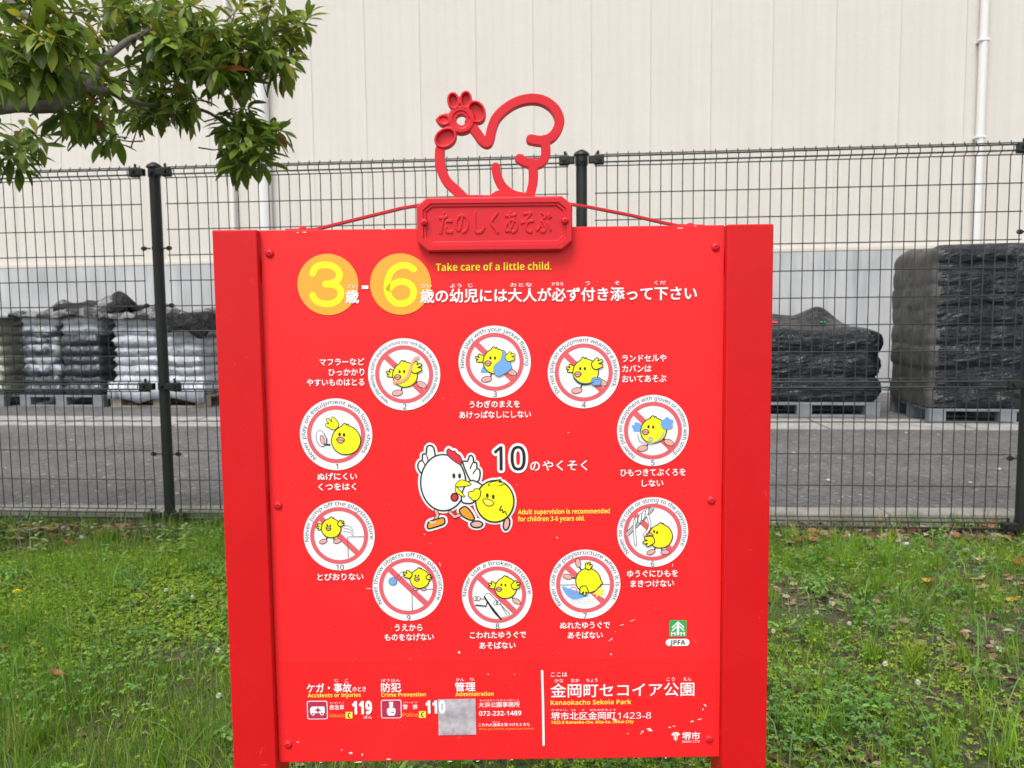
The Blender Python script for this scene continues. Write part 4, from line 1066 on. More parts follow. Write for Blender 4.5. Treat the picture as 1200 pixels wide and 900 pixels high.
ORD = ['top', 'second', 'third', 'fourth', 'fifth', 'sixth', 'seventh', 'eighth', 'ninth', 'tenth']
def gpos(px, py): q = atz(px, py); return q.x, q.y
RZ = -math.atan(BT)
# --- white sacks, behind the left fence post
cx, cy = 0, 0
def spot(px, depth_y):         # point on the yard line y = depth_y - x*BT seen at pixel column px
    q = ath(px, 440, depth_y, BT); return q.x, q.y
e1, e2 = Vector((math.cos(RZ), math.sin(RZ), 0)), Vector((-math.sin(RZ), math.cos(RZ), 0))
def stack(xc, layers, mats, Lx, Hh, base, rows, cols, seed, name, lab, grp, cat='sack'):
    """rows deep x cols wide of sacks; xc front centre"""
    rs = random.Random(seed); mesh_ = {}
    for l in range(layers):
        for c_ in range(cols):
            for r_ in range(rows):
                key = mats(l, c_, rs)
                k2 = (key, rs.randint(0, 2))
                if k2 not in mesh_: mesh_[k2] = sack_mesh(name, Lx, .46, Hh * 1.3, M[key], seed + len(mesh_))
                p = Vector((xc[0], xc[1], 0)) + e1 * ((c_ - (cols - 1) / 2) * Lx * .97 + rs.uniform(-.02, .02)) + e2 * (.24 + r_ * .45 + rs.uniform(-.03, .02))
                o_ = ob_from(name, mesh_[k2], None, (p.x, p.y, base + Hh * (l + .5)), (rs.uniform(-.03, .03), rs.uniform(-.02, .02), RZ + rs.uniform(-.03, .03) + (PI if rs.random() < .5 else 0)))
                side = '' if cols == 1 else (', left column', ', right column')[c_]
                pos = ORD[layers - 1 - l]
                tag(o_, lab(pos, side, r_, key), cat, grp)
rowt = lambda r_: (', front', ', behind')[r_]
xw = spot(184, 8.35)
pallet(*(Vector((xw[0], xw[1], 0)) + e2 * .55)[:2], RZ, 'weathered wooden pallet under the white sacks behind the left fence post', M['pallet_wood'], 1.2)
stack(xw, 8, lambda l, c_, r: 'sack_white', .585, .115, PT, 2, 2, 11, 'white_sack', lambda p, s_, r_, k: 'silvery white sack, %s layer of white stack%s%s' % (p, s_, rowt(r_)), 'silvery white sacks stacked behind the left fence post')
q = Vector((xw[0], xw[1], 0)) + e2 * .48
draped('plastic_sheet', 1.24, 1.0, PT + 8 * .115 + .035, .07, 4, M['film_grey'], 'wrinkled grey plastic sheet lying over the white sacks', q.x, q.y, RZ, ((-.25, .1, .1, .25), (.4, 0, .05, .2)), .06)
q2 = q + e1 * .45 - e2 * .1
draped('plastic_sheet', .5, .9, PT + 8 * .115 + .03, .24, 9, M['film_top'], 'black plastic sheet hanging over the right end of the white sacks', q2.x, q2.y, RZ, (), .03)
# film skirt torn around the pallet of the white stack
bm = bmesh.new(); nn = 90; r0 = []; r1 = []; r2 = []
for k in range(nn + 1):
    u = -.6 + 1.2 * k / nn; a = mnoise.noise(Vector((u * 6, 1, 2))); bq = mnoise.noise(Vector((u * 22, 4, 2)))
    for L, z, dy in ((r0, .30, -.02), (r1, .18, -.045), (r2, .055 + .06 * abs(math.sin(u * 4.6 + .9)) + .03 * a, -.05)):
        L.append(bm.verts.new((u, dy + .02 * bq, z + .008 * bq)))
for a_, b_ in ((r0, r1), (r1, r2)):
    for k in range(nn): bm.faces.new((a_[k], a_[k + 1], b_[k + 1], b_[k]))
o_ = mesh_ob('wrap_film', bm, M['sack_white'], None, True); o_.location = (xw[0], xw[1], 0); o_.rotation_euler = (0, 0, RZ); o_.modifiers.new('t', 'SOLIDIFY').thickness = .002
tag(o_, 'torn white film skirt hanging loose over the wooden pallet of the white sacks', 'plastic film')
# --- dark sacks with green print
xd = spot(70, 8.35)
pallet(*(Vector((xd[0], xd[1], 0)) + e2 * .55)[:2], RZ, 'grey pallet under the dark printed sacks at the far left', M['pallet'], 1.08)
stack(xd, 8, lambda l, c_, r: ('sack_print' if (c_ == 0 and l in (2, 3, 4, 5, 6)) else ('sack_white' if (l == 7 or (l == 6 and c_)) else 'sack_dark')), .52, .118, PT, 2, 2, 21, 'dark_sack',
      lambda p, s_, r_, k: '%s sack, %s layer of dark stack%s%s' % ({'sack_print': 'pale and green printed', 'sack_white': 'greyish white', 'sack_dark': 'blackish'}[k], p, s_, rowt(r_)), 'dark and printed sacks stacked at the left')
q = Vector((xd[0], xd[1], 0)) + e2 * .48
draped('plastic_sheet', 1.12, 1.0, PT + 8 * .118 + .05, .06, 14, M['film_grey'], 'grey plastic sheet rumpled over the dark printed sacks', q.x, q.y, RZ, ((-.3, 0, .10, .14), (.1, .1, .08, .25), (.45, -.1, .16, .2)), .06)
q = q + e1 * .25 + e2 * .05
draped('plastic_sheet', .75, .7, PT + 8 * .118 + .11, .08, 15, M['film_top'], 'crumpled black plastic sheet peaked on top of the dark printed sacks', q.x, q.y, RZ, ((.28, -.1, .16, .16), (-.15, 0, .06, .15)), .05)
# --- olive sacks, cut by the left edge
xo = spot(-44, 8.35)
pallet(*(Vector((xo[0], xo[1], 0)) + e2 * .55)[:2], RZ, 'grey pallet at the left edge under the olive sacks', M['pallet'], 1.06)
stack(xo, 8, lambda l, c_, r: ('sack_green' if c_ == 1 else 'sack_white'), .52, .118, PT, 2, 2, 31, 'olive_sack',
      lambda p, s_, r_, k: '%s sack at left edge, %s layer%s%s' % ({'sack_green': 'olive and cream', 'sack_white': 'pale'}[k], p, s_, rowt(r_)), 'olive and pale sacks at the left edge')
q = Vector((xo[0], xo[1], 0)) + e2 * .48
draped('plastic_sheet', 1.1, 1.0, PT + 8 * .118 + .03, .05, 24, M['sack_white'], 'pale plastic sheet over the olive sacks at the left edge', q.x, q.y, RZ, (), .04)

# --- film-wrapped blocks
def wrapped(x, y, rz, Lx, Ly, z0, z1, layers, seed, label, bulge=.035, topn=.03, peaks=(), mat='film', side=False):
    r = empty('wrapped_stack', (x, y, 0), rz); tag(r, label, 'wrapped stack')
    N_ = 200; KZ = layers * 10; V = []
    def prof(t, z, kk):
        # rounded rectangle outline
        a = t * 2 * PI; c_, s_ = math.cos(a), math.sin(a); p_ = 16.0
        rr = (abs(c_) ** p_ + abs(s_) ** p_) ** (-1 / p_)
        f = z * layers; fr = f - math.floor(f); li = math.floor(f)
        sf = 1 - .85 * max(0, min(1, (-c_ - .45) * 4)) if side else 1
        bl = (abs(math.sin(PI * fr)) ** .6 - .8) * bulge * sf * (1.0 + .8 * mnoise.noise(Vector((c_ * 2, li * 5.1, seed))))
        corner = (abs(c_ * s_) * 2) ** 3 * sf
        wr = mnoise.noise(Vector((c_ * 3 + seed, s_ * 3, li * 1.7))) * (.008 + .022 * sf) + mnoise.noise(Vector((c_ * 7, s_ * 7 + seed, z * 17))) * (.004 + .009 * sf) + mnoise.noise(Vector((c_ * 16, s_ * 16 + seed, z * 16))) * .004
        d = bl + wr + corner * bulge * .8 * (math.sin(PI * fr) - .6)
        sh = .015 * mnoise.noise(Vector((li * 3.3, seed, 1)))
        top = max(0, (z - .93) / .07); inn = top ** 2 * .07
        return (c_ * rr * (Lx / 2 + d - inn) + sh, s_ * rr * (Ly / 2 + d - inn) + sh)
    for k in range(KZ + 1):
        z = k / KZ
        for i in range(N_):
            px_, py_ = prof(i / N_, min(z, .9999), k)
            tz = z1 + topn * mnoise.noise(Vector((px_ * 2 + seed, py_ * 2, 0)))
            for (a, b, h, r_) in peaks: tz += h * math.exp(-((px_ - a) ** 2 + (py_ - b) ** 2) / r_ ** 2)
            V.append((px_, py_, z0 + (tz - z0) * z))
    Fc = [(k * N_ + i, k * N_ + (i + 1) % N_, (k + 1) * N_ + (i + 1) % N_, (k + 1) * N_ + i) for k in range(KZ) for i in range(N_)]
    base = len(V) - N_; R_ = 16; prev = base
    for q_ in range(1, R_ + 1):
        f = 1 - q_ / R_ * .98
        for i in range(N_):
            x0, y0, _ = V[base + i]; X_, Y_ = x0 * f, y0 * f
            tz = z1 + topn * mnoise.noise(Vector((X_ * 2 + seed, Y_ * 2, 0))) + .35 * topn * mnoise.noise(Vector((X_ * 8 + seed, Y_ * 8, 0)))
            for (a, b, h, r_) in peaks: tz += h * math.exp(-((X_ - a) ** 2 + (Y_ - b) ** 2) / r_ ** 2)
            V.append((X_, Y_, tz))
        cur = base + q_ * N_
        Fc += [(prev + i, prev + (i + 1) % N_, cur + (i + 1) % N_, cur + i) for i in range(N_)]
        prev = cur
    me = bpy.data.meshes.new('film_wrap'); me.from_pydata(V, [], Fc); me.materials.append(M[mat]); me.materials.append(M['film_side']); me.shade_smooth()
    me.polygons.foreach_set('material_index', [1 if (p.center.x < -Lx / 2 + .07 and p.center.z < z1 - .03 and side) else 0 for p in me.polygons]); ob_from('film_wrap', me, r)
    return r
# low wrapped stack right of the sign
xl = spot(1034, 7.85)
LW = 1.45
q = Vector((xl[0], xl[1], 0)) - e1 * LW / 2 + e2 * .5
pallet(q.x, q.y, RZ, 'grey pallet under the low black wrapped stack beside the sign', M['pallet'], 1.4)
low = wrapped(q.x, q.y, RZ, LW, 1.0, PT + .01, .86, 3, 3, 'low black film wrapped stack with a peaked top right of the sign', .026, .035, ((.27, .1, .19, .2), (-.15, .2, .14, .3), (-.6, .2, .15, .3)))
for (a, b, c_, n_) in ((-.25, -.28, 'red', 'red_scrap'), (-.36, -.30, 'chip', 'white_scrap'), (.24, -.2, 'green', 'green_scrap')):
    bm = bmesh.new(); bmesh.ops.create_icosphere(bm, subdivisions=2, radius=.02 if n_ != 'red_scrap' else .035)
    for v_ in bm.verts: v_.co = Vector((v_.co.x * 1.6, v_.co.y * 1.2, v_.co.z * .35)) * (1 + .5 * mnoise.noise(v_.co * 40))
    bmesh.ops.translate(bm, vec=(a, b, .92), verts=bm.verts); mesh_ob(n_, bm, M[c_], low, True)
# tall wrapped stack
xt = spot(1088, 7.35)
q = Vector((xt[0], xt[1], 0)) + e1 * .68 + e2 * .52
pallet(q.x, q.y, RZ - .03, 'dark pallet under the tall black wrapped stack at the right edge', M['pallet'], 1.3)
wrapped(q.x, q.y, RZ - .03, 1.34, 1.12, PT + .01, 1.60, 8, 7, 'tall black shiny film wrapped stack at the right edge of the yard', .024, .03, side=True)

# ================================================================== LAWN PLANTS
RN = np.random.RandomState(12)
def scatter(n, x0, x1, y0, y1, dens=None):
    P = np.empty((0, 2))
    while len(P) < n:
        q = np.stack([RN.uniform(x0, x1, n * 2), RN.uniform(y0, y1, n * 2)], 1)
        ok = q[:, 1] < (KY - KT * q[:, 0]) - .015
        if dens is not None: ok &= RN.rand(len(q)) < dens(q[:, 0], q[:, 1])
        P = np.concatenate([P, q[ok]])
    return P[:n]
def rightness(x): return np.clip((x + .1) / .6, 0, 1)
def blades(P, hmin, hmax, wd, cols, lean=.5, seg=3, name='grass', tuft=None):
    n = len(P); h = RN.uniform(hmin, hmax, n); a = RN.uniform(0, 2 * PI, n); ln = RN.uniform(.1, 1, n) * lean; wa = RN.uniform(0, 2 * PI, n)
    if np.ndim(wd) == 0: wd = np.full(n, wd)
    wd = wd * RN.uniform(.6, 1.3, n)
    V = np.zeros((n, seg * 2 + 2, 3)); d = np.stack([np.cos(a), np.sin(a)], 1); wv = np.stack([np.cos(wa), np.sin(wa)], 1)
    g = gz(P[:, 0], P[:, 1])
    for k in range(seg + 1):
        t = k / seg; th = ln * t * 1.3
        off = d * (h * ln * t ** 2)[:, None]; z = g - .004 + h * t * (1 - .35 * ln * t)
        wk = wd * (1 - t ** 1.6 * .92) * .5
        V[:, 2 * k, :2] = P + off - wv * wk[:, None]; V[:, 2 * k + 1, :2] = P + off + wv * wk[:, None]
        V[:, 2 * k, 2] = z; V[:, 2 * k + 1, 2] = z
    idx = np.arange(n)[:, None] * (seg * 2 + 2)
    Fc = np.concatenate([idx + np.array([[2 * k, 2 * k + 1, 2 * k + 3, 2 * k + 2]]) for k in range(seg)])
    C = np.repeat(cols[:, None, :], seg * 2 + 2, 1)
    return V.reshape(-1, 3), Fc, C.reshape(-1, 3)
def mixcol(n, cs, ws, jit=.25):
    i = RN.choice(len(cs), n, p=np.array(ws) / sum(ws)); c = np.array(cs)[i] * RN.uniform(1 - jit, 1 + jit, (n, 1)); return c * RN.uniform(.93, 1.07, (n, 3))
GR = [(.155, .29, .022), (.21, .36, .03), (.28, .41, .04), (.11, .23, .022), (.38, .40, .12)]
X0_, X1_, Y0_, Y1_ = -2.9, 2.7, .9, 3.85
def d_grass(x, y):
    q = vnoise(x, y, .35, 21) * .6 + vnoise(x, y, .12, 22) * .4
    r = rightness(x)
    far = np.clip(((KY - KT * x) - y - .12) / .30, .05, 1)
    return np.clip((q - .22 - .08 * r) * 3.0, .12 - .04 * r, 1) * far * np.where(y < 2.0, 1.0, .8)
parts_ = []
P = scatter(185000, X0_, X1_, Y0_, Y1_, d_grass); r = rightness(P[:, 0])
parts_.append(blades(P, .015, .05, .0023, mixcol(len(P), GR, (4, 4, 3, 3, 1)), .8))
# tufts
T = scatter(1150, X0_, X1_, Y0_, Y1_ - .1, lambda x, y: np.clip((vnoise(x, y, .5, 31) - .3) * 2.5, .05, 1))
k = RN.randint(12, 40, len(T)); P = np.repeat(T, k, 0) + RN.normal(0, .014, (k.sum(), 2)); hm = np.repeat(RN.uniform(.05, .11, len(T)), k)
tc_ = np.repeat(mixcol(len(T), GR, (5, 4, 3, 3, .5)), k, 0) * RN.uniform(.85, 1.15, (len(P), 1))
q = blades(P, .6, 1.0, .0028, tc_, .55); 
def blades_h(P, h, wd, cols, lean):
    n = len(P); V, Fc, C = blades(P, 1, 1.0001, wd, cols, lean); V = V.reshape(n, 8, 3); g = gz(P[:, 0], P[:, 1]) - .004
    V[:, :, 2] = g[:, None] + (V[:, :, 2] - g[:, None]) * h[:, None]
    base = P[:, None, :]; V[:, :, :2] = base + (V[:, :, :2] - base) * np.clip(h[:, None, None], 0, 1)
    # restore width
    for kk in range(4):
        c_ = (V[:, 2 * kk, :2] + V[:, 2 * kk + 1, :2]) / 2; dv = (V[:, 2 * kk + 1, :2] - V[:, 2 * kk, :2]) / 2 / np.clip(h, 1e-3, 1)[:, None]
        V[:, 2 * kk, :2] = c_ - dv; V[:, 2 * kk + 1, :2] = c_ + dv
    return V.reshape(-1, 3), Fc, C
parts_.append(blades_h(P, hm * RN.uniform(.55, 1.1, len(P)), .003, tc_, .5))
# long arching pale blades and dry straws
P = scatter(2600, X0_, X1_, Y0_, Y1_ - .05); parts_.append(blades_h(P, RN.uniform(.08, .17, len(P)), .0035, mixcol(len(P), [(.18, .32, .08), (.36, .36, .17), (.22, .34, .12)], (3, 1, 2)), .9))
# fine feathery stems on the left (tall thin bright green)
P = scatter(9000, X0_, -.2, 1.3, Y1_ - .25, lambda x, y: np.clip((vnoise(x, y, .28, 41) - .45) * 4, .02, 1)); parts_.append(blades_h(P, RN.uniform(.06, .15, len(P)), .0018, mixcol(len(P), [(.13, .28, .03), (.18, .33, .05)], (1, 1)), .25))
P = scatter(1500, X0_, X1_, 3.3, Y1_, lambda x, y: np.clip(vnoise(x, y, .2, 47) * 2 - .8, 0, 1)); parts_.append(blades_h(P, RN.uniform(.06, .17, len(P)), .003, mixcol(len(P), [(.10, .20, .04), (.26, .26, .10)], (3, 1)), .5))
P = scatter(2600, X0_, -.45, 3.5, 4.0, lambda x, y: np.where((KY - KT * x) - y < .13, vnoise(x, y, .3, 49), 0)); parts_.append(blades_h(P, RN.uniform(.025, .085, len(P)), .0028, mixcol(len(P), [(.14, .27, .04), (.20, .30, .06)], (3, 1)), .6))
V = []; Fc = []; C = []; b0 = 0
for v_, f_, c_ in parts_: V.append(v_); Fc.append(f_ + b0); C.append(c_); b0 += len(v_)
g_ = np_mesh('grass', np.concatenate(V), np.concatenate(Fc), M['grass'], colors=np.concatenate(C), smooth=True)
tag(g_, 'mixed green grass blades and tufts growing over the lawn soil', 'grass', kind='stuff')
# ---- clover: three round leaflets on a thin stem
def leaflets(P, hgt, R0, cols, nl=3, elong=1.0, stem=True, tilt=.45):
    n = len(P); g = gz(P[:, 0], P[:, 1]); a0 = RN.uniform(0, 2 * PI, n); Vs = []; Fs = []; Cs = []
    tl_ = RN.uniform(0, 2 * PI, n); tm = RN.uniform(0, tilt, n); nx_, ny_ = np.cos(tl_) * tm, np.sin(tl_) * tm
    shp = np.array([(0, 0), (.55, -.42), (1.0, -.40), (1.12, 0), (1.0, .40), (.55, .42)]) ; shp[:, 0] *= elong
    for k in range(nl):
        a = a0 + k * 2 * PI / nl + RN.uniform(-.2, .2, n); ca, sa = np.cos(a), np.sin(a); r = R0 * RN.uniform(.8, 1.2, n)
        v = np.zeros((n, 6, 3))
        for j, (u, w_) in enumerate(shp):
            dx = (u * ca - w_ * sa) * r; dy = (u * sa + w_ * ca) * r
            v[:, j, 0] = P[:, 0] + dx; v[:, j, 1] = P[:, 1] + dy
            v[:, j, 2] = g + hgt + dx * nx_ + dy * ny_ + (abs(w_) * .35 - .12 * u * u) * r
        b_ = (len(Vs)) ; Vs.append(v.reshape(-1, 3)); idx = np.arange(n)[:, None] * 6 + k * n * 6
        Fs.append(idx + np.array([[0, 1, 2, 3]])); Fs.append(idx + np.array([[0, 3, 4, 5]])); Cs.append(np.repeat(cols, 6, 0))
    return np.concatenate(Vs), np.concatenate(Fs), np.concatenate(Cs)
parts_ = []
def dcl(x, y):
    a = np.clip((vnoise(x, y, .45, 51) - .52) * 6, 0, 1)
    # a thick clump at lower right of the sign, and near its left foot
    b_ = np.exp(-(((x - .70) / .21) ** 2 + ((y - 1.72) / .15) ** 2)) * 1.1 + np.exp(-(((x + .75) / .22) ** 2 + ((y - 2.75) / .22) ** 2)) * .9
    return np.clip(a * .2 + b_, 0, 1)
P = scatter(5200, X0_, X1_, Y0_, Y1_ - .15, dcl)
parts_.append(leaflets(P, RN.uniform(.02, .06, len(P)), .0085, mixcol(len(P), [(.13, .28, .06), (.18, .34, .085), (.10, .23, .065)], (3, 2, 2))))
# creeping yellow-green small leaves (left)
def dy_(x, y): return np.clip((vnoise(x, y, .4, 61) - .38) * 4, 0.03, 1) * (1 - .75 * rightness(x)) * np.where(y < 1.75, .75, 1)
P = scatter(64000, X0_, X1_, Y0_, Y1_ - .12, dy_)
parts_.append(leaflets(P, RN.uniform(.004, .03, len(P)), .0062, mixcol(len(P), [(.23, .35, .025), (.30, .42, .04), (.16, .30, .025), (.35, .40, .08)], (3, 3, 3, 1)), 3, .9, tilt=.6))
# broader dark weeds
P0 = scatter(420, X0_, X1_, Y0_, Y1_ - .08, lambda x, y: np.clip(vnoise(x, y, .3, 71) * 2 - .8, .05, 1)); k = 9
P = np.repeat(P0, k, 0) + RN.normal(0, .02, (len(P0) * k, 2)); P = P[P[:, 1] < KY - KT * P[:, 0] - .02]
parts_.append(leaflets(P, RN.uniform(.015, .06, len(P)), .0105, mixcol(len(P), [(.15, .29, .06), (.19, .34, .07), (.10, .22, .05)], (3, 2, 2)), 2, 1.5, tilt=.8))
V = []; Fc = []; C = []; b0 = 0
for v_, f_, c_ in parts_: V.append(v_); Fc.append(f_ + b0); C.append(c_); b0 += len(v_)
g_ = np_mesh('clover_and_weeds', np.concatenate(V), np.concatenate(Fc), M['leaf'], colors=np.concatenate(C), smooth=True)
tag(g_, 'low clover and creeping yellow green weeds covering the lawn', 'ground cover', kind='stuff')

# ---- young leafy weeds standing by the fence
wst = simple('weed_stem', (.16, .24, .06), .6); wlf = simple('weed_leaf_green', (.17, .30, .055), .5, var=.25, vs=40)
def weed(px, py, hpx, label, nl=5, seed=0):
    rs = random.Random(seed); q = atz(px, py); d = (q - CP).dot(fwd); hh = hpx / F * d; g = float(gz(q.x, q.y))
    r = empty('leafy_weed', (q.x, q.y, g)); tag(r, label, 'plant', 'leafy weeds standing along the fence')
    lx, ly = rs.uniform(-.2, .2), rs.uniform(-.15, .15)
    st = [Vector((lx * hh * t * t, ly * hh * t * t, hh * t - .01)) for t in np.linspace(0, 1, 6)]
    bm = bmesh.new(); tube(bm, st, [.0016, .0015, .0014, .0012, .001, .0006], 6); mesh_ob('stem', bm, wst, r, True)
    for k in range(nl):
        t = .3 + .7 * k / (nl - 1)
        for sg in (0, 1):
            a = k * 1.57 + sg * PI + rs.uniform(-.3, .3); L = hh * rs.uniform(.30, .42) * (1.1 - .45 * t); W = L * .42; p = Vector((lx * hh * t * t, ly * hh * t * t, hh * t - .01))
            dv = Vector((math.cos(a), math.sin(a), rs.uniform(.15, .5))).normalized(); sv = dv.cross(Vector((0, 0, 1))).normalized(); uv = sv.cross(dv); n = 5; vs = []
            bm = bmesh.new()
            for i in range(n + 1):
                tt = i / n; ww = W * .5 * math.sin(PI * tt) ** .8 if 0 < tt < 1 else .0004; c = p + dv * L * tt - Vector((0, 0, .35 * L * tt * tt))
                vs.append([bm.verts.new(c - sv * ww + uv * ww * .3), bm.verts.new(c), bm.verts.new(c + sv * ww + uv * ww * .3)])
            for i in range(n):
                for j in (0, 1): bm.faces.new((vs[i][j], vs[i + 1][j], vs[i + 1][j + 1], vs[i][j + 1]))
            mesh_ob('leaf', bm, wlf, r, True)
for i, a in enumerate(((45, 650, 44, 'tall leafy weed under the fence far left', 6), (194, 652, 38, 'leafy weed just right of the left fence post foot', 5), (219, 650, 42, 'leafy weed between the left fence post and the red sign', 6), (254, 648, 30, 'leafy weed touching the left sign post by the fence', 4),
                       (125, 662, 30, 'low pale weed in front of the fence left of the fence post', 5), (150, 668, 26, 'small bushy weed left of the left fence post', 4), (85, 658, 24, 'short weed behind the tan leaves at the left fence', 4), (1168, 640, 22, 'single low weed near the right fence post', 4), (925, 632, 26, 'thin weed against the fence right of the sign', 4))): weed(*a, seed=i + 40)
# ---- dry leaves
def dry_leaf_mesh(name, L, W, col, curl, seed):
    rs = random.Random(seed); V = []; Fc = []; n = 7
    for i in range(n + 1):
        t = i / n; w_ = W * .5 * math.sin(PI * t ** .8) ** .8 + .0006
        for j in (-1, -.5, 0, .5, 1):
            V.append(((t - .5) * L, j * w_ * (1 + .15 * rs.uniform(-1, 1)), curl * (abs(j) ** 1.5 * W * .5 + (t - .5) ** 2 * L * .8) + rs.uniform(-.001, .001)))
    for i in range(n):
        for j in range(4): a = i * 5 + j; Fc.append((a, a + 5, a + 6, a + 1))
    me = bpy.data.meshes.new(name); me.from_pydata(V, [], Fc); me.materials.append(col); me.shade_smooth(); return me
dl = [simple('dry_leaf_' + n_, c_, .7, var=.3, vs=60) for n_, c_ in (('brown', (.26, .12, .055)), ('rust', (.36, .10, .045)), ('tan', (.40, .26, .16)), ('ochre', (.45, .28, .05)), ('pale', (.50, .42, .30)))]
# loose litter under the fence as one mass
def litter_mass(n, dens, y0, y1, hmax, cs, ws, size):
    P = scatter(n, X0_, X1_, y0, y1, dens); g = gz(P[:, 0], P[:, 1]) + RN.uniform(.002, hmax, n)
    a = RN.uniform(0, 2 * PI, n); L = RN.uniform(size[0], size[1], n); W = L * RN.uniform(.3, .6, n); cu = RN.uniform(-.4, .6, n); tx, ty = RN.uniform(-.5, .5, n), RN.uniform(-.5, .5, n)
    shp = [(-.5, 0, 0), (-.2, -.5, 1), (.25, -.42, 1), (.5, 0, 0), (.25, .42, 1), (-.2, .5, 1)]
    V = np.zeros((n, 6, 3))
    for j, (u, w_, c_) in enumerate(shp):
        x = u * L; y = w_ * W; V[:, j, 0] = P[:, 0] + x * np.cos(a) - y * np.sin(a); V[:, j, 1] = P[:, 1] + x * np.sin(a) + y * np.cos(a)
        V[:, j, 2] = g + c_ * cu * W * .5 + x * tx * .5 + y * ty
    V[:, :, 2] = np.maximum(V[:, :, 2], gz(V[:, :, 0], V[:, :, 1]) + .001)
    idx = np.arange(n)[:, None] * 6
    return V.reshape(-1, 3), np.concatenate([idx + np.array([[0, 1, 2, 3]]), idx + np.array([[0, 3, 4, 5]])]), np.repeat(mixcol(n, cs, ws, .35), 6, 0)
BRN = [(.17, .105, .065), (.27, .18, .12), (.10, .065, .045), (.34, .27, .20), (.25, .10, .055), (.42, .40, .36)]
fd = lambda x, y: np.exp(-(((KY - KT * x - .17 - y) / .13) ** 2)) * (.4 + .6 * vnoise(x, y, .25, 81))
pr = lambda x, y: np.clip((vnoise(x, y, .35, 91) - .55) * 5, 0, 1) * (.2 + 1.2 * rightness(x))
parts_ = [litter_mass(4600, fd, 3.1, Y1_, .025, BRN, (3, 3, 3, 2, 1, .7), (.02, .075)),
          litter_mass(3000, pr, Y0_, Y1_ - .3, .012, BRN, (3, 3, 4, 2, .5, .2), (.01, .04)),
          litter_mass(9000, None, Y0_, Y1_, .006, [(.20, .15, .09), (.33, .27, .17), (.10, .075, .05)], (2, 1, 2), (.006, .03))]
V = []; Fc = []; C = []; b0 = 0
for v_, f_, c_ in parts_: V.append(v_); Fc.append(f_ + b0); C.append(c_); b0 += len(v_)
tag(np_mesh('leaf_litter', np.concatenate(V), np.concatenate(Fc), M['litter'], colors=np.concatenate(C)), 'dry brown leaf litter drifted under the fence and among the grass', 'leaf litter', kind='stuff')
lm = {}
def dry_leaf(px, py, wpx, k, label, curl=.7, asp=.5, lift=.012):
    q = atz(px, py); q.z = float(gz(q.x, q.y)) + lift; d = (q - CP).dot(fwd); L = wpx / F * d
    me = dry_leaf_mesh('dry_leaf', L, L * asp, dl[k], curl, int(px)); o_ = ob_from('dry_leaf', me, None, q, (RN.uniform(-.3, .3), RN.uniform(-.25, .25), RN.uniform(-.7, .7))); tag(o_, label, 'leaf', 'single dry leaves lying on the lawn')
for a in ((66, 800, 24, 1, 'rust red dry leaf in the grass at the lower left', .7, .55, .03), (135, 757, 14, 2, 'small curled orange tan leaf in the left lawn', .9), (3, 763, 12, 1, 'small rust leaf at the left edge of the lawn'), (62, 820, 7, 3, 'tiny ochre leaf just below the rust red leaf'),
          (62, 622, 22, 0, 'broad brown leaf under the fence left of the left fence post', .9, .5, .02), (18, 625, 20, 2, 'tan leaf under the fence at the far left', .8, .5, .02), (10, 630, 18, 0, 'brown leaf lying below the tan one at the far left', .5), (240, 652, 15, 2, 'tan leaf on the grass beside the sign post at the left', .8),
          (80, 634, 16, 1, 'reddish dry leaf on bare soil under the left fence', .8), (170, 628, 13, 2, 'pinkish tan leaf beside the left fence post foot', .6),
          (1034, 612, 16, 4, 'pale upright curled leaf against the fence bottom right of the sign', 1.2, .6, .03), (1106, 622, 26, 0, 'large brown leaf under the fence near the right end', .5, .45, .02), (1160, 620, 22, 0, 'crumpled brown leaf beside the right fence post', .9, .6, .025),
          (950, 634, 22, 1, 'orange brown leaf under the fence just right of the sign', .8, .5, .015), (975, 664, 15, 2, 'orange tan curled leaf alone in the grass right of the sign', 1.1, .7), (1182, 628, 9, 1, 'small orange leaf near the right edge'), (1131, 649, 14, 4, 'yellowish pale leaf in the right lawn', .9, .7), (1146, 660, 12, 4, 'second pale leaf right of the yellowish one', 1.1), 
          (1088, 690, 14, 3, 'ochre torn leaf in the right lawn', 1.1, .6, .02), (1146, 683, 22, 2, 'large tan leaf on bare soil at the right', .3, .5), (1150, 692, 20, 2, 'flat tan leaf overlapping the large one on bare soil', .2, .5), (1186, 707, 20, 3, 'yellow brown leaf at the right edge of the lawn', .4, .4), (1192, 665, 22, 1, 'rust leaf cut by the right edge of the picture', .7, .6), (1001, 758, 12, 1, 'dark rust leaf in the right grass', .5),
          (936, 658, 14, 0, 'dull brown leaf near the right sign post', .5), (1062, 684, 12, 0, 'small brown leaf in the middle of the right lawn', .8)): dry_leaf(*a)
# pale stones under the fence
stm = simple('pale_stone', (.55, .54, .51), .8, var=.2, vs=40, bmp=.3)
for i, (px, py, w_, lab) in enumerate(((996, 625, 15, 'white flat stone under the fence right of the sign'), (1017, 637, 12, 'small white stone in the grass before the fence'), (1062, 633, 9, 'grey pebble under the fence middle right'), (232, 642, 12, 'pale flat pebble left of the sign post'), (93, 625, 12, 'grey rounded stone under the left fence'), (168, 622, 9, 'pale pebble close to the left fence post'))):
    q = atz(px, py); d = (q - CP).dot(fwd); r_ = w_ / F * d / 2; bm = bmesh.new(); bmesh.ops.create_icosphere(bm, subdivisions=3, radius=1)
    for v_ in bm.verts: v_.co = Vector((v_.co.x * r_, v_.co.y * r_ * .7, v_.co.z * r_ * .45)) * (1 + .35 * mnoise.noise(v_.co * 1.5 + Vector((i, 0, 0))))
    o_ = mesh_ob('stone', bm, stm, None, True); o_.location = (q.x, q.y, float(gz(q.x, q.y)) + r_ * .3); tag(o_, lab, 'stone', 'stones lying under the fence')
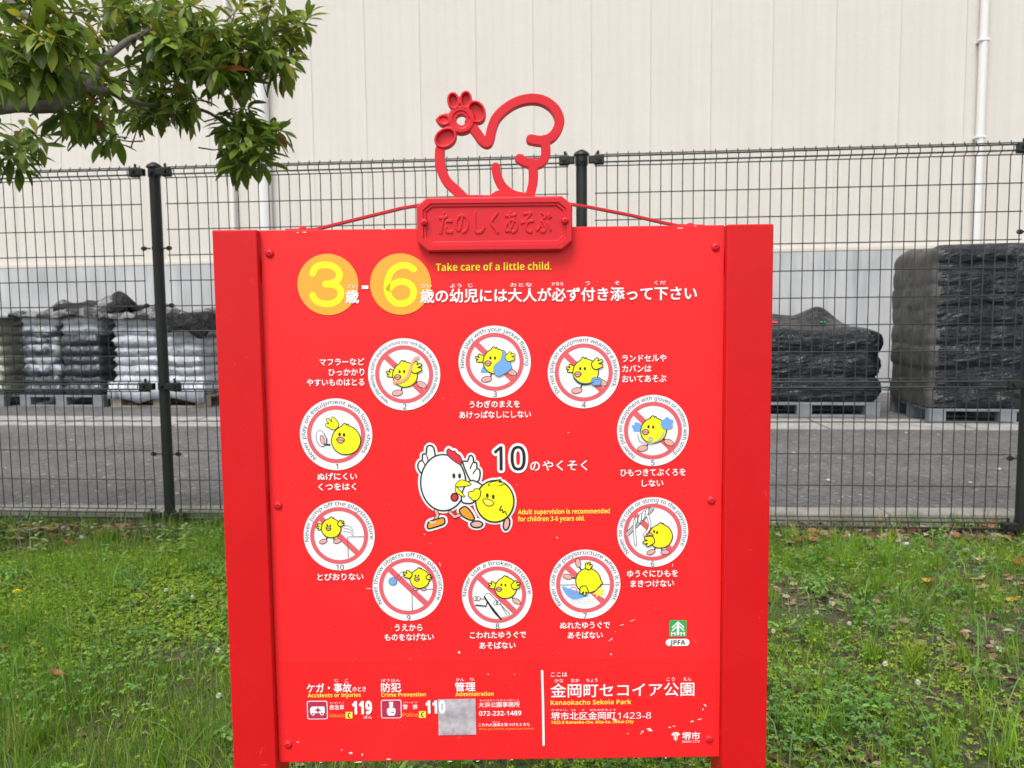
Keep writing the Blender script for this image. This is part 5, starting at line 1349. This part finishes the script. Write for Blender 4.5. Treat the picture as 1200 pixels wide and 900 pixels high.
# ---- flowers
stem_m = simple('flower_stem', (.16, .25, .07), .6); clw = simple('clover_petal', (.66, .64, .56), .7); dny = simple('dandelion_yellow', (.75, .55, .01), .6)
def flower(px, py, hpx, label, yellow=False):
    """px,py: head position in the photograph's lawn; stands on the ground below it"""
    q = atz(px, py + hpx); d = (q - CP).dot(fwd); hh = hpx / F * d * 1.03; g = float(gz(q.x, q.y))
    r = empty('dandelion' if yellow else 'clover_flower', (q.x, q.y, g)); tag(r, label, 'flower', None if yellow else 'white clover flowers in the lawn')
    bm = bmesh.new(); tube(bm, [(0, 0, -.005), (.002, .001, hh * .5), (0, 0, hh)], .0009, 6); mesh_ob('stem', bm, stem_m, r, True)
    bm = bmesh.new(); rr = .0135 if yellow else .0075; n = 46
    for k in range(n):
        u = (k + .5) / n; th = math.acos(1 - u * (1.05 if yellow else 1.7)); ph = k * 2.4
        dr = Vector((math.sin(th) * math.cos(ph), math.sin(th) * math.sin(ph), math.cos(th) * (.45 if yellow else 1)));
        s_ = dr.cross(Vector((0, 0, 1))); s_ = s_.normalized() if s_.length > .01 else Vector((1, 0, 0)); p = Vector((0, 0, hh)); w_ = rr * .16
        vs = [bm.verts.new(p + dr * rr * .15), bm.verts.new(p + dr * rr * .7 + s_ * w_), bm.verts.new(p + dr * rr * RN.uniform(.9, 1.1)), bm.verts.new(p + dr * rr * .7 - s_ * w_)]; bm.faces.new(vs)
    mesh_ob('flower_head', bm, dny if yellow else clw, r)
flower(22, 691, 40, 'single yellow dandelion on a tall stem at the upper left of the lawn', True)
for px, py, h, lab in ((226, 699, 16, 'white clover flower nearest the left sign post, upper one'), (256, 760, 16, 'white clover flower close to the left sign post, middle height'), (257, 812, 18, 'white clover flower low beside the left sign post'), (195, 691, 12, 'faint white clover flower in the left lawn'),
                       (1037, 780, 16, 'white clover flower in the middle of the right lawn'), (1075, 802, 18, 'brightest white clover flower in the right lawn, lower one'), (906, 741, 14, 'white clover flower touching the right sign post'), (957, 718, 12, 'small white clover flower high in the right lawn'), (995, 731, 12, 'small pale clover flower amid tall grass at the right'), (1115, 619, 8, 'tiny white flower just under the fence at the right')): flower(px, py, h, lab)

# ================================================================== TREE (crown reaching in from the left)
bark = simple('bark_grey', (.13, .115, .10), .9, var=.4, vs=30, bmp=.8, bs=50, bd=.006)
tree = empty('broadleaf_tree', (-2.55, 2.75, 0)); T0 = Vector((-2.55, 2.75, 0))
tag(tree, 'evergreen broadleaf tree whose leafy branches reach in over the fence from the upper left', 'tree')
def tb(name, pts, radii, n=10):
    bm = bmesh.new(); P = cr([tuple(p) for p in pts], 6); m_ = len(P); R_ = np.interp(np.linspace(0, len(radii) - 1, m_), range(len(radii)), radii)
    P = [Vector(p) - T0 + Vector([mnoise.noise(Vector(p) * 9 + Vector((k * 9, 0, 0))) * .008 for k in range(3)]) for p in P]
    tube(bm, P, list(R_), n); return mesh_ob(name, bm, bark, tree, True)
tb('trunk', [(-2.55, 2.75, -.1), (-2.57, 2.74, .5), (-2.52, 2.72, 1.0), (-2.5, 2.7, 1.45), (-2.54, 2.7, 1.9), (-2.45, 2.72, 2.5)], [.11, .085, .078, .072, .06, .035], 14)
R0_ = Vector((-2.5, 2.7, 1.4))
j1 = at(-60, 150, 2.35); j2 = at(5, 124, 2.15); j3 = at(62, 125, 2.15); j4 = at(108, 96, 2.25)
tb('branch', [R0_, j1, j2, j3, j4], [.055, .027, .021, .018, .014])
tb('branch', [j4, at(118, 76, 2.3), at(146, 52, 2.4), at(190, 25, 2.65), at(235, 2, 2.7)], [.013, .012, .010, .007, .005])
tb('branch', [at(95, 104, 2.2), at(130, 108, 2.35), at(165, 122, 2.5), at(205, 126, 2.7), at(243, 130, 2.75), at(268, 148, 2.75), at(292, 165, 2.75)], [.013, .010, .008, .007, .006, .0045, .003])
tb('branch', [at(205, 40, 2.66), at(250, 35, 2.7), at(290, 42, 2.75), at(335, 34, 2.8), at(352, 28, 2.8)], [.009, .007, .005, .004, .002])
tb('branch', [at(112, 92, 2.25), at(150, 96, 2.6), at(172, 108, 2.6)], [.006, .004, .003], 6)
tb('branch', [at(118, 150, 2.6), at(122, 130, 2.6), at(118, 110, 2.3)], [.002, .0035, .006], 6)
tb('branch', [R0_ + Vector((0, 0, -.05)), at(-80, 200, 2.7), at(-10, 175, 2.8), at(20, 170, 2.85)], [.02, .012, .007, .004], 6)
tb('branch', [Vector((-2.52, 2.71, 1.8)), at(-40, -40, 2.2), at(20, 10, 2.1), at(60, 40, 2.1)], [.035, .02, .012, .006])
tb('branch', [Vector((-2.48, 2.72, 2.2)), at(60, -120, 2.7), at(160, -70, 2.8), at(260, -50, 2.9)], [.03, .022, .012, .006])
def leaf_geo(L, W, droop, seed):
    """one lance shaped leaf along +x, folded on the midrib"""
    n = 6; V = []; Fc = []
    for i in range(n + 1):
        t = i / n; w_ = W * .5 * (math.sin(PI * min(1, t ** 1.25)) ** .85) if 0 < t < 1 else .0008
        x = t * L; z = -droop * L * t * t
        V += [(x, -w_, z + w_ * .35), (x, 0, z), (x, w_, z + w_ * .35)]
    for i in range(n):
        for j in range(2): a = i * 3 + j; Fc.append((a, a + 3, a + 4, a + 1))
    return np.array(V), np.array(Fc)
def tree_leaf_mat(name, c, trans):
    m, t, b = new_mat(name); 
    oi = N(t, 'ShaderNodeObjectInfo'); a = N(t, 'ShaderNodeVertexColor'); a.layer_name = 'Col'
    hs_ = N(t, 'ShaderNodeHueSaturation'); mr = N(t, 'ShaderNodeMapRange'); mr.inputs[3].default_value = .75; mr.inputs[4].default_value = 1.3
    t.links.new(oi.outputs['Random'], mr.inputs[0]); t.links.new(mr.outputs[0], hs_.inputs['Value']); t.links.new(a.outputs[0], hs_.inputs['Color'])
    t.links.new(hs_.outputs[0], b.inputs['Base Color']); b.inputs['Roughness'].default_value = .42; b.inputs['Specular IOR Level'].default_value = .3
    tr = N(t, 'ShaderNodeBsdfTranslucent'); t.links.new(hs_.outputs[0], tr.inputs[0]); mx = N(t, 'ShaderNodeMixShader'); mx.inputs[0].default_value = trans
    t.links.new(b.outputs[0], mx.inputs[1]); t.links.new(tr.outputs[0], mx.inputs[2]); t.links.new(mx.outputs[0], t.nodes['Material Output'].inputs[0]); return m
M['tleaf'] = tree_leaf_mat('tree_leaf', None, .38)
TR = random.Random(77)
# whorls: (px polygon/ellipse regions) -> centre, spread, how many, depth, leaf length
REG = [  # cx, cy, rx, ry, count, depth, young share
 (28, 25, 55, 42, 26, 2.0, .4), (45, 85, 60, 42, 30, 2.05, .2), (95, 110, 38, 32, 18, 2.35, .1), (20, 95, 40, 30, 12, 2.3, .1),
 (110, 138, 30, 18, 8, 2.55, .05), (135, 48, 30, 30, 9, 2.5, .4), (190, 28, 55, 34, 34, 2.6, .45), (235, 50, 50, 34, 28, 2.7, .35), (215, 80, 50, 26, 22, 2.65, .25),
 (170, 92, 34, 26, 14, 2.6, .45), (175, 128, 38, 16, 15, 2.7, .05), (215, 122, 30, 14, 8, 2.72, .1), (300, 28, 44, 30, 24, 2.8, .45), (318, 62, 38, 26, 22, 2.8, .3), (270, 78, 34, 22, 14, 2.75, .2),
 (295, 148, 32, 26, 24, 2.75, .2), (290, 182, 26, 16, 10, 2.78, .05), (15, 165, 30, 20, 12, 2.85, .1), (5, 192, 24, 12, 6, 2.85, .05), (128, 162, 14, 8, 3, 2.62, 0), (105, 12, 36, 12, 6, 2.6, .5), (345, 25, 14, 10, 3, 2.8, .6)]
WH = []
BRP = [(0, 122), (20, 124), (40, 126), (60, 122), (80, 112), (100, 98), (112, 82), (125, 70), (140, 58), (150, 52), (130, 108), (150, 112)]
for cx, cy, rx, ry, n, dep, yg in REG:
    for _ in range(int(n * .78)):
        a = TR.uniform(0, 2 * PI); r = math.sqrt(TR.random()); qx, qy = cx + rx * r * math.cos(a), cy + ry * r * math.sin(a)
        near = min(math.hypot(qx - bx, qy - by) for bx, by in BRP)
        if near < 14 and TR.random() < .7: continue
        WH.append((at(qx, qy, dep + TR.uniform(-.16, .2)), yg, True))
for _ in range(230):      # the rest of the crown, above and left of the frame
    p = Vector((TR.uniform(-3.6, -1.2), TR.uniform(2.0, 3.5), TR.uniform(1.75, 3.0)))
    d = p - CP; z = d.dot(fwd); px = 600 + F * d.dot(right) / z; py = 450 - F * d.dot(up) / z
    if px > -30 and py > -25: continue
    if px > 420: continue
    WH.append((p, .3, False))
OLD = [(.17, .27, .035), (.22, .33, .045), (.27, .37, .05), (.13, .21, .035)]; YNG = [(.33, .38, .04), (.24, .34, .04), (.42, .40, .05)]; REDL = (.34, .12, .03)
single = []; mV = []; mF = []; mC = []; nb = 0; cnt = 0
base_geo = [leaf_geo(.086, .029, .25, 0), leaf_geo(.078, .026, .45, 1), leaf_geo(.093, .029, .12, 2)]
PROTO = {}
def leaf_inst(p, R, sc, g, col, solo):
    global nb
    V0, F0 = base_geo[g]
    if solo:
        key = (g, col)
        if key not in PROTO:
            me = bpy.data.meshes.new('leaf'); me.from_pydata([tuple(v) for v in V0], [], [tuple(int(i) for i in f) for f in F0])
            ca = me.color_attributes.new('Col', 'FLOAT_COLOR', 'POINT'); ca.data.foreach_set('color', np.tile(np.array(col + (1,), np.float32), len(V0)))
            me.materials.append(M['tleaf']); me.shade_smooth(); PROTO[key] = me
        o_ = bpy.data.objects.new('leaf', PROTO[key]); o_.matrix_local = Matrix.Translation(p - T0) @ R.to_4x4() @ Matrix.Scale(sc, 4); link(o_, tree)
    else:
        A_ = np.array(R) * sc; v = V0 @ A_.T + np.array(p - T0); mV.append(v); mF.append(F0 + nb); nb += len(v)
        mC.append(np.tile(np.array(col) * TR.uniform(.7, 1.3), (len(v), 1)))
twbm = bmesh.new()
solo_left = 292
WH_in = [w_ for w_ in WH if w_[2]]; order = sorted(range(len(WH_in)), key=lambda i: (WH_in[i][0] - CP).length)
solo_set = set(order[::max(1, len(order) // 40)][:40])
allw = WH_in + [w_ for w_ in WH if not w_[2]]
for wi, (c, yg, inside) in enumerate(allw):
    axis = Vector((TR.uniform(-.7, .9), TR.uniform(-.8, .5), TR.uniform(-.3, 1.0))).normalized()
    back = (axis * -1 + Vector((-.35, .1, -.1))).normalized(); e = c + back * TR.uniform(.06, .13)
    tube(twbm, [c - T0 + axis * .012, c - T0, (c + e) / 2 - T0 + Vector((0, 0, TR.uniform(-.012, .004))), e - T0], [.0012, .0018, .0022, .0028], 4)
    ym = TR.random() < yg; n = TR.randint(9, 14) if inside else TR.randint(6, 9)
    t1 = axis.orthogonal().normalized(); t2 = axis.cross(t1)
    for k in range(n):
        a = k * 2.4 + TR.uniform(-.3, .3); u = k / n; el = TR.uniform(-.1, .3) + (.9 * (1 - u) if ym else .5 * (1 - u))
        d = (t1 * math.cos(a) + t2 * math.sin(a)) * math.cos(el) + axis * math.sin(el)
        d = (d + Vector((0, 0, -.45 if not ym else -.05))).normalized()
        y_ = Vector((0, 0, 1)).cross(d); y_ = (y_ if y_.length > .05 else Vector((1, 0, 0))).normalized()
        z_ = d.cross(y_); rl = TR.uniform(-.5, .5); y2 = y_ * math.cos(rl) + z_ * math.sin(rl); z2 = d.cross(y2)
        R = Matrix((d, y2, z2)).transposed(); sc = TR.uniform(.7, 1.12) * (.75 if ym else 1) * (1 if inside else 1.15)
        col = (TR.choice(YNG) if TR.random() < (.85 if ym else .06) else TR.choice(OLD))
        if TR.random() < .012: col = REDL
        solo = inside and wi in solo_set and solo_left > 0
        if solo: solo_left -= 1
        leaf_inst(c + axis * (.03 * (1 - u) - .03 * u), R, sc, TR.randint(0, 2), col, solo)
tw = mesh_ob('twigs', twbm, simple('twig_bark', (.12, .085, .055), .8), tree, True); tw['kind'] = 'stuff'
lv = np_mesh('leaves', np.concatenate(mV), np.concatenate(mF), M['tleaf'], tree, colors=np.concatenate(mC), smooth=True); lv['kind'] = 'stuff'
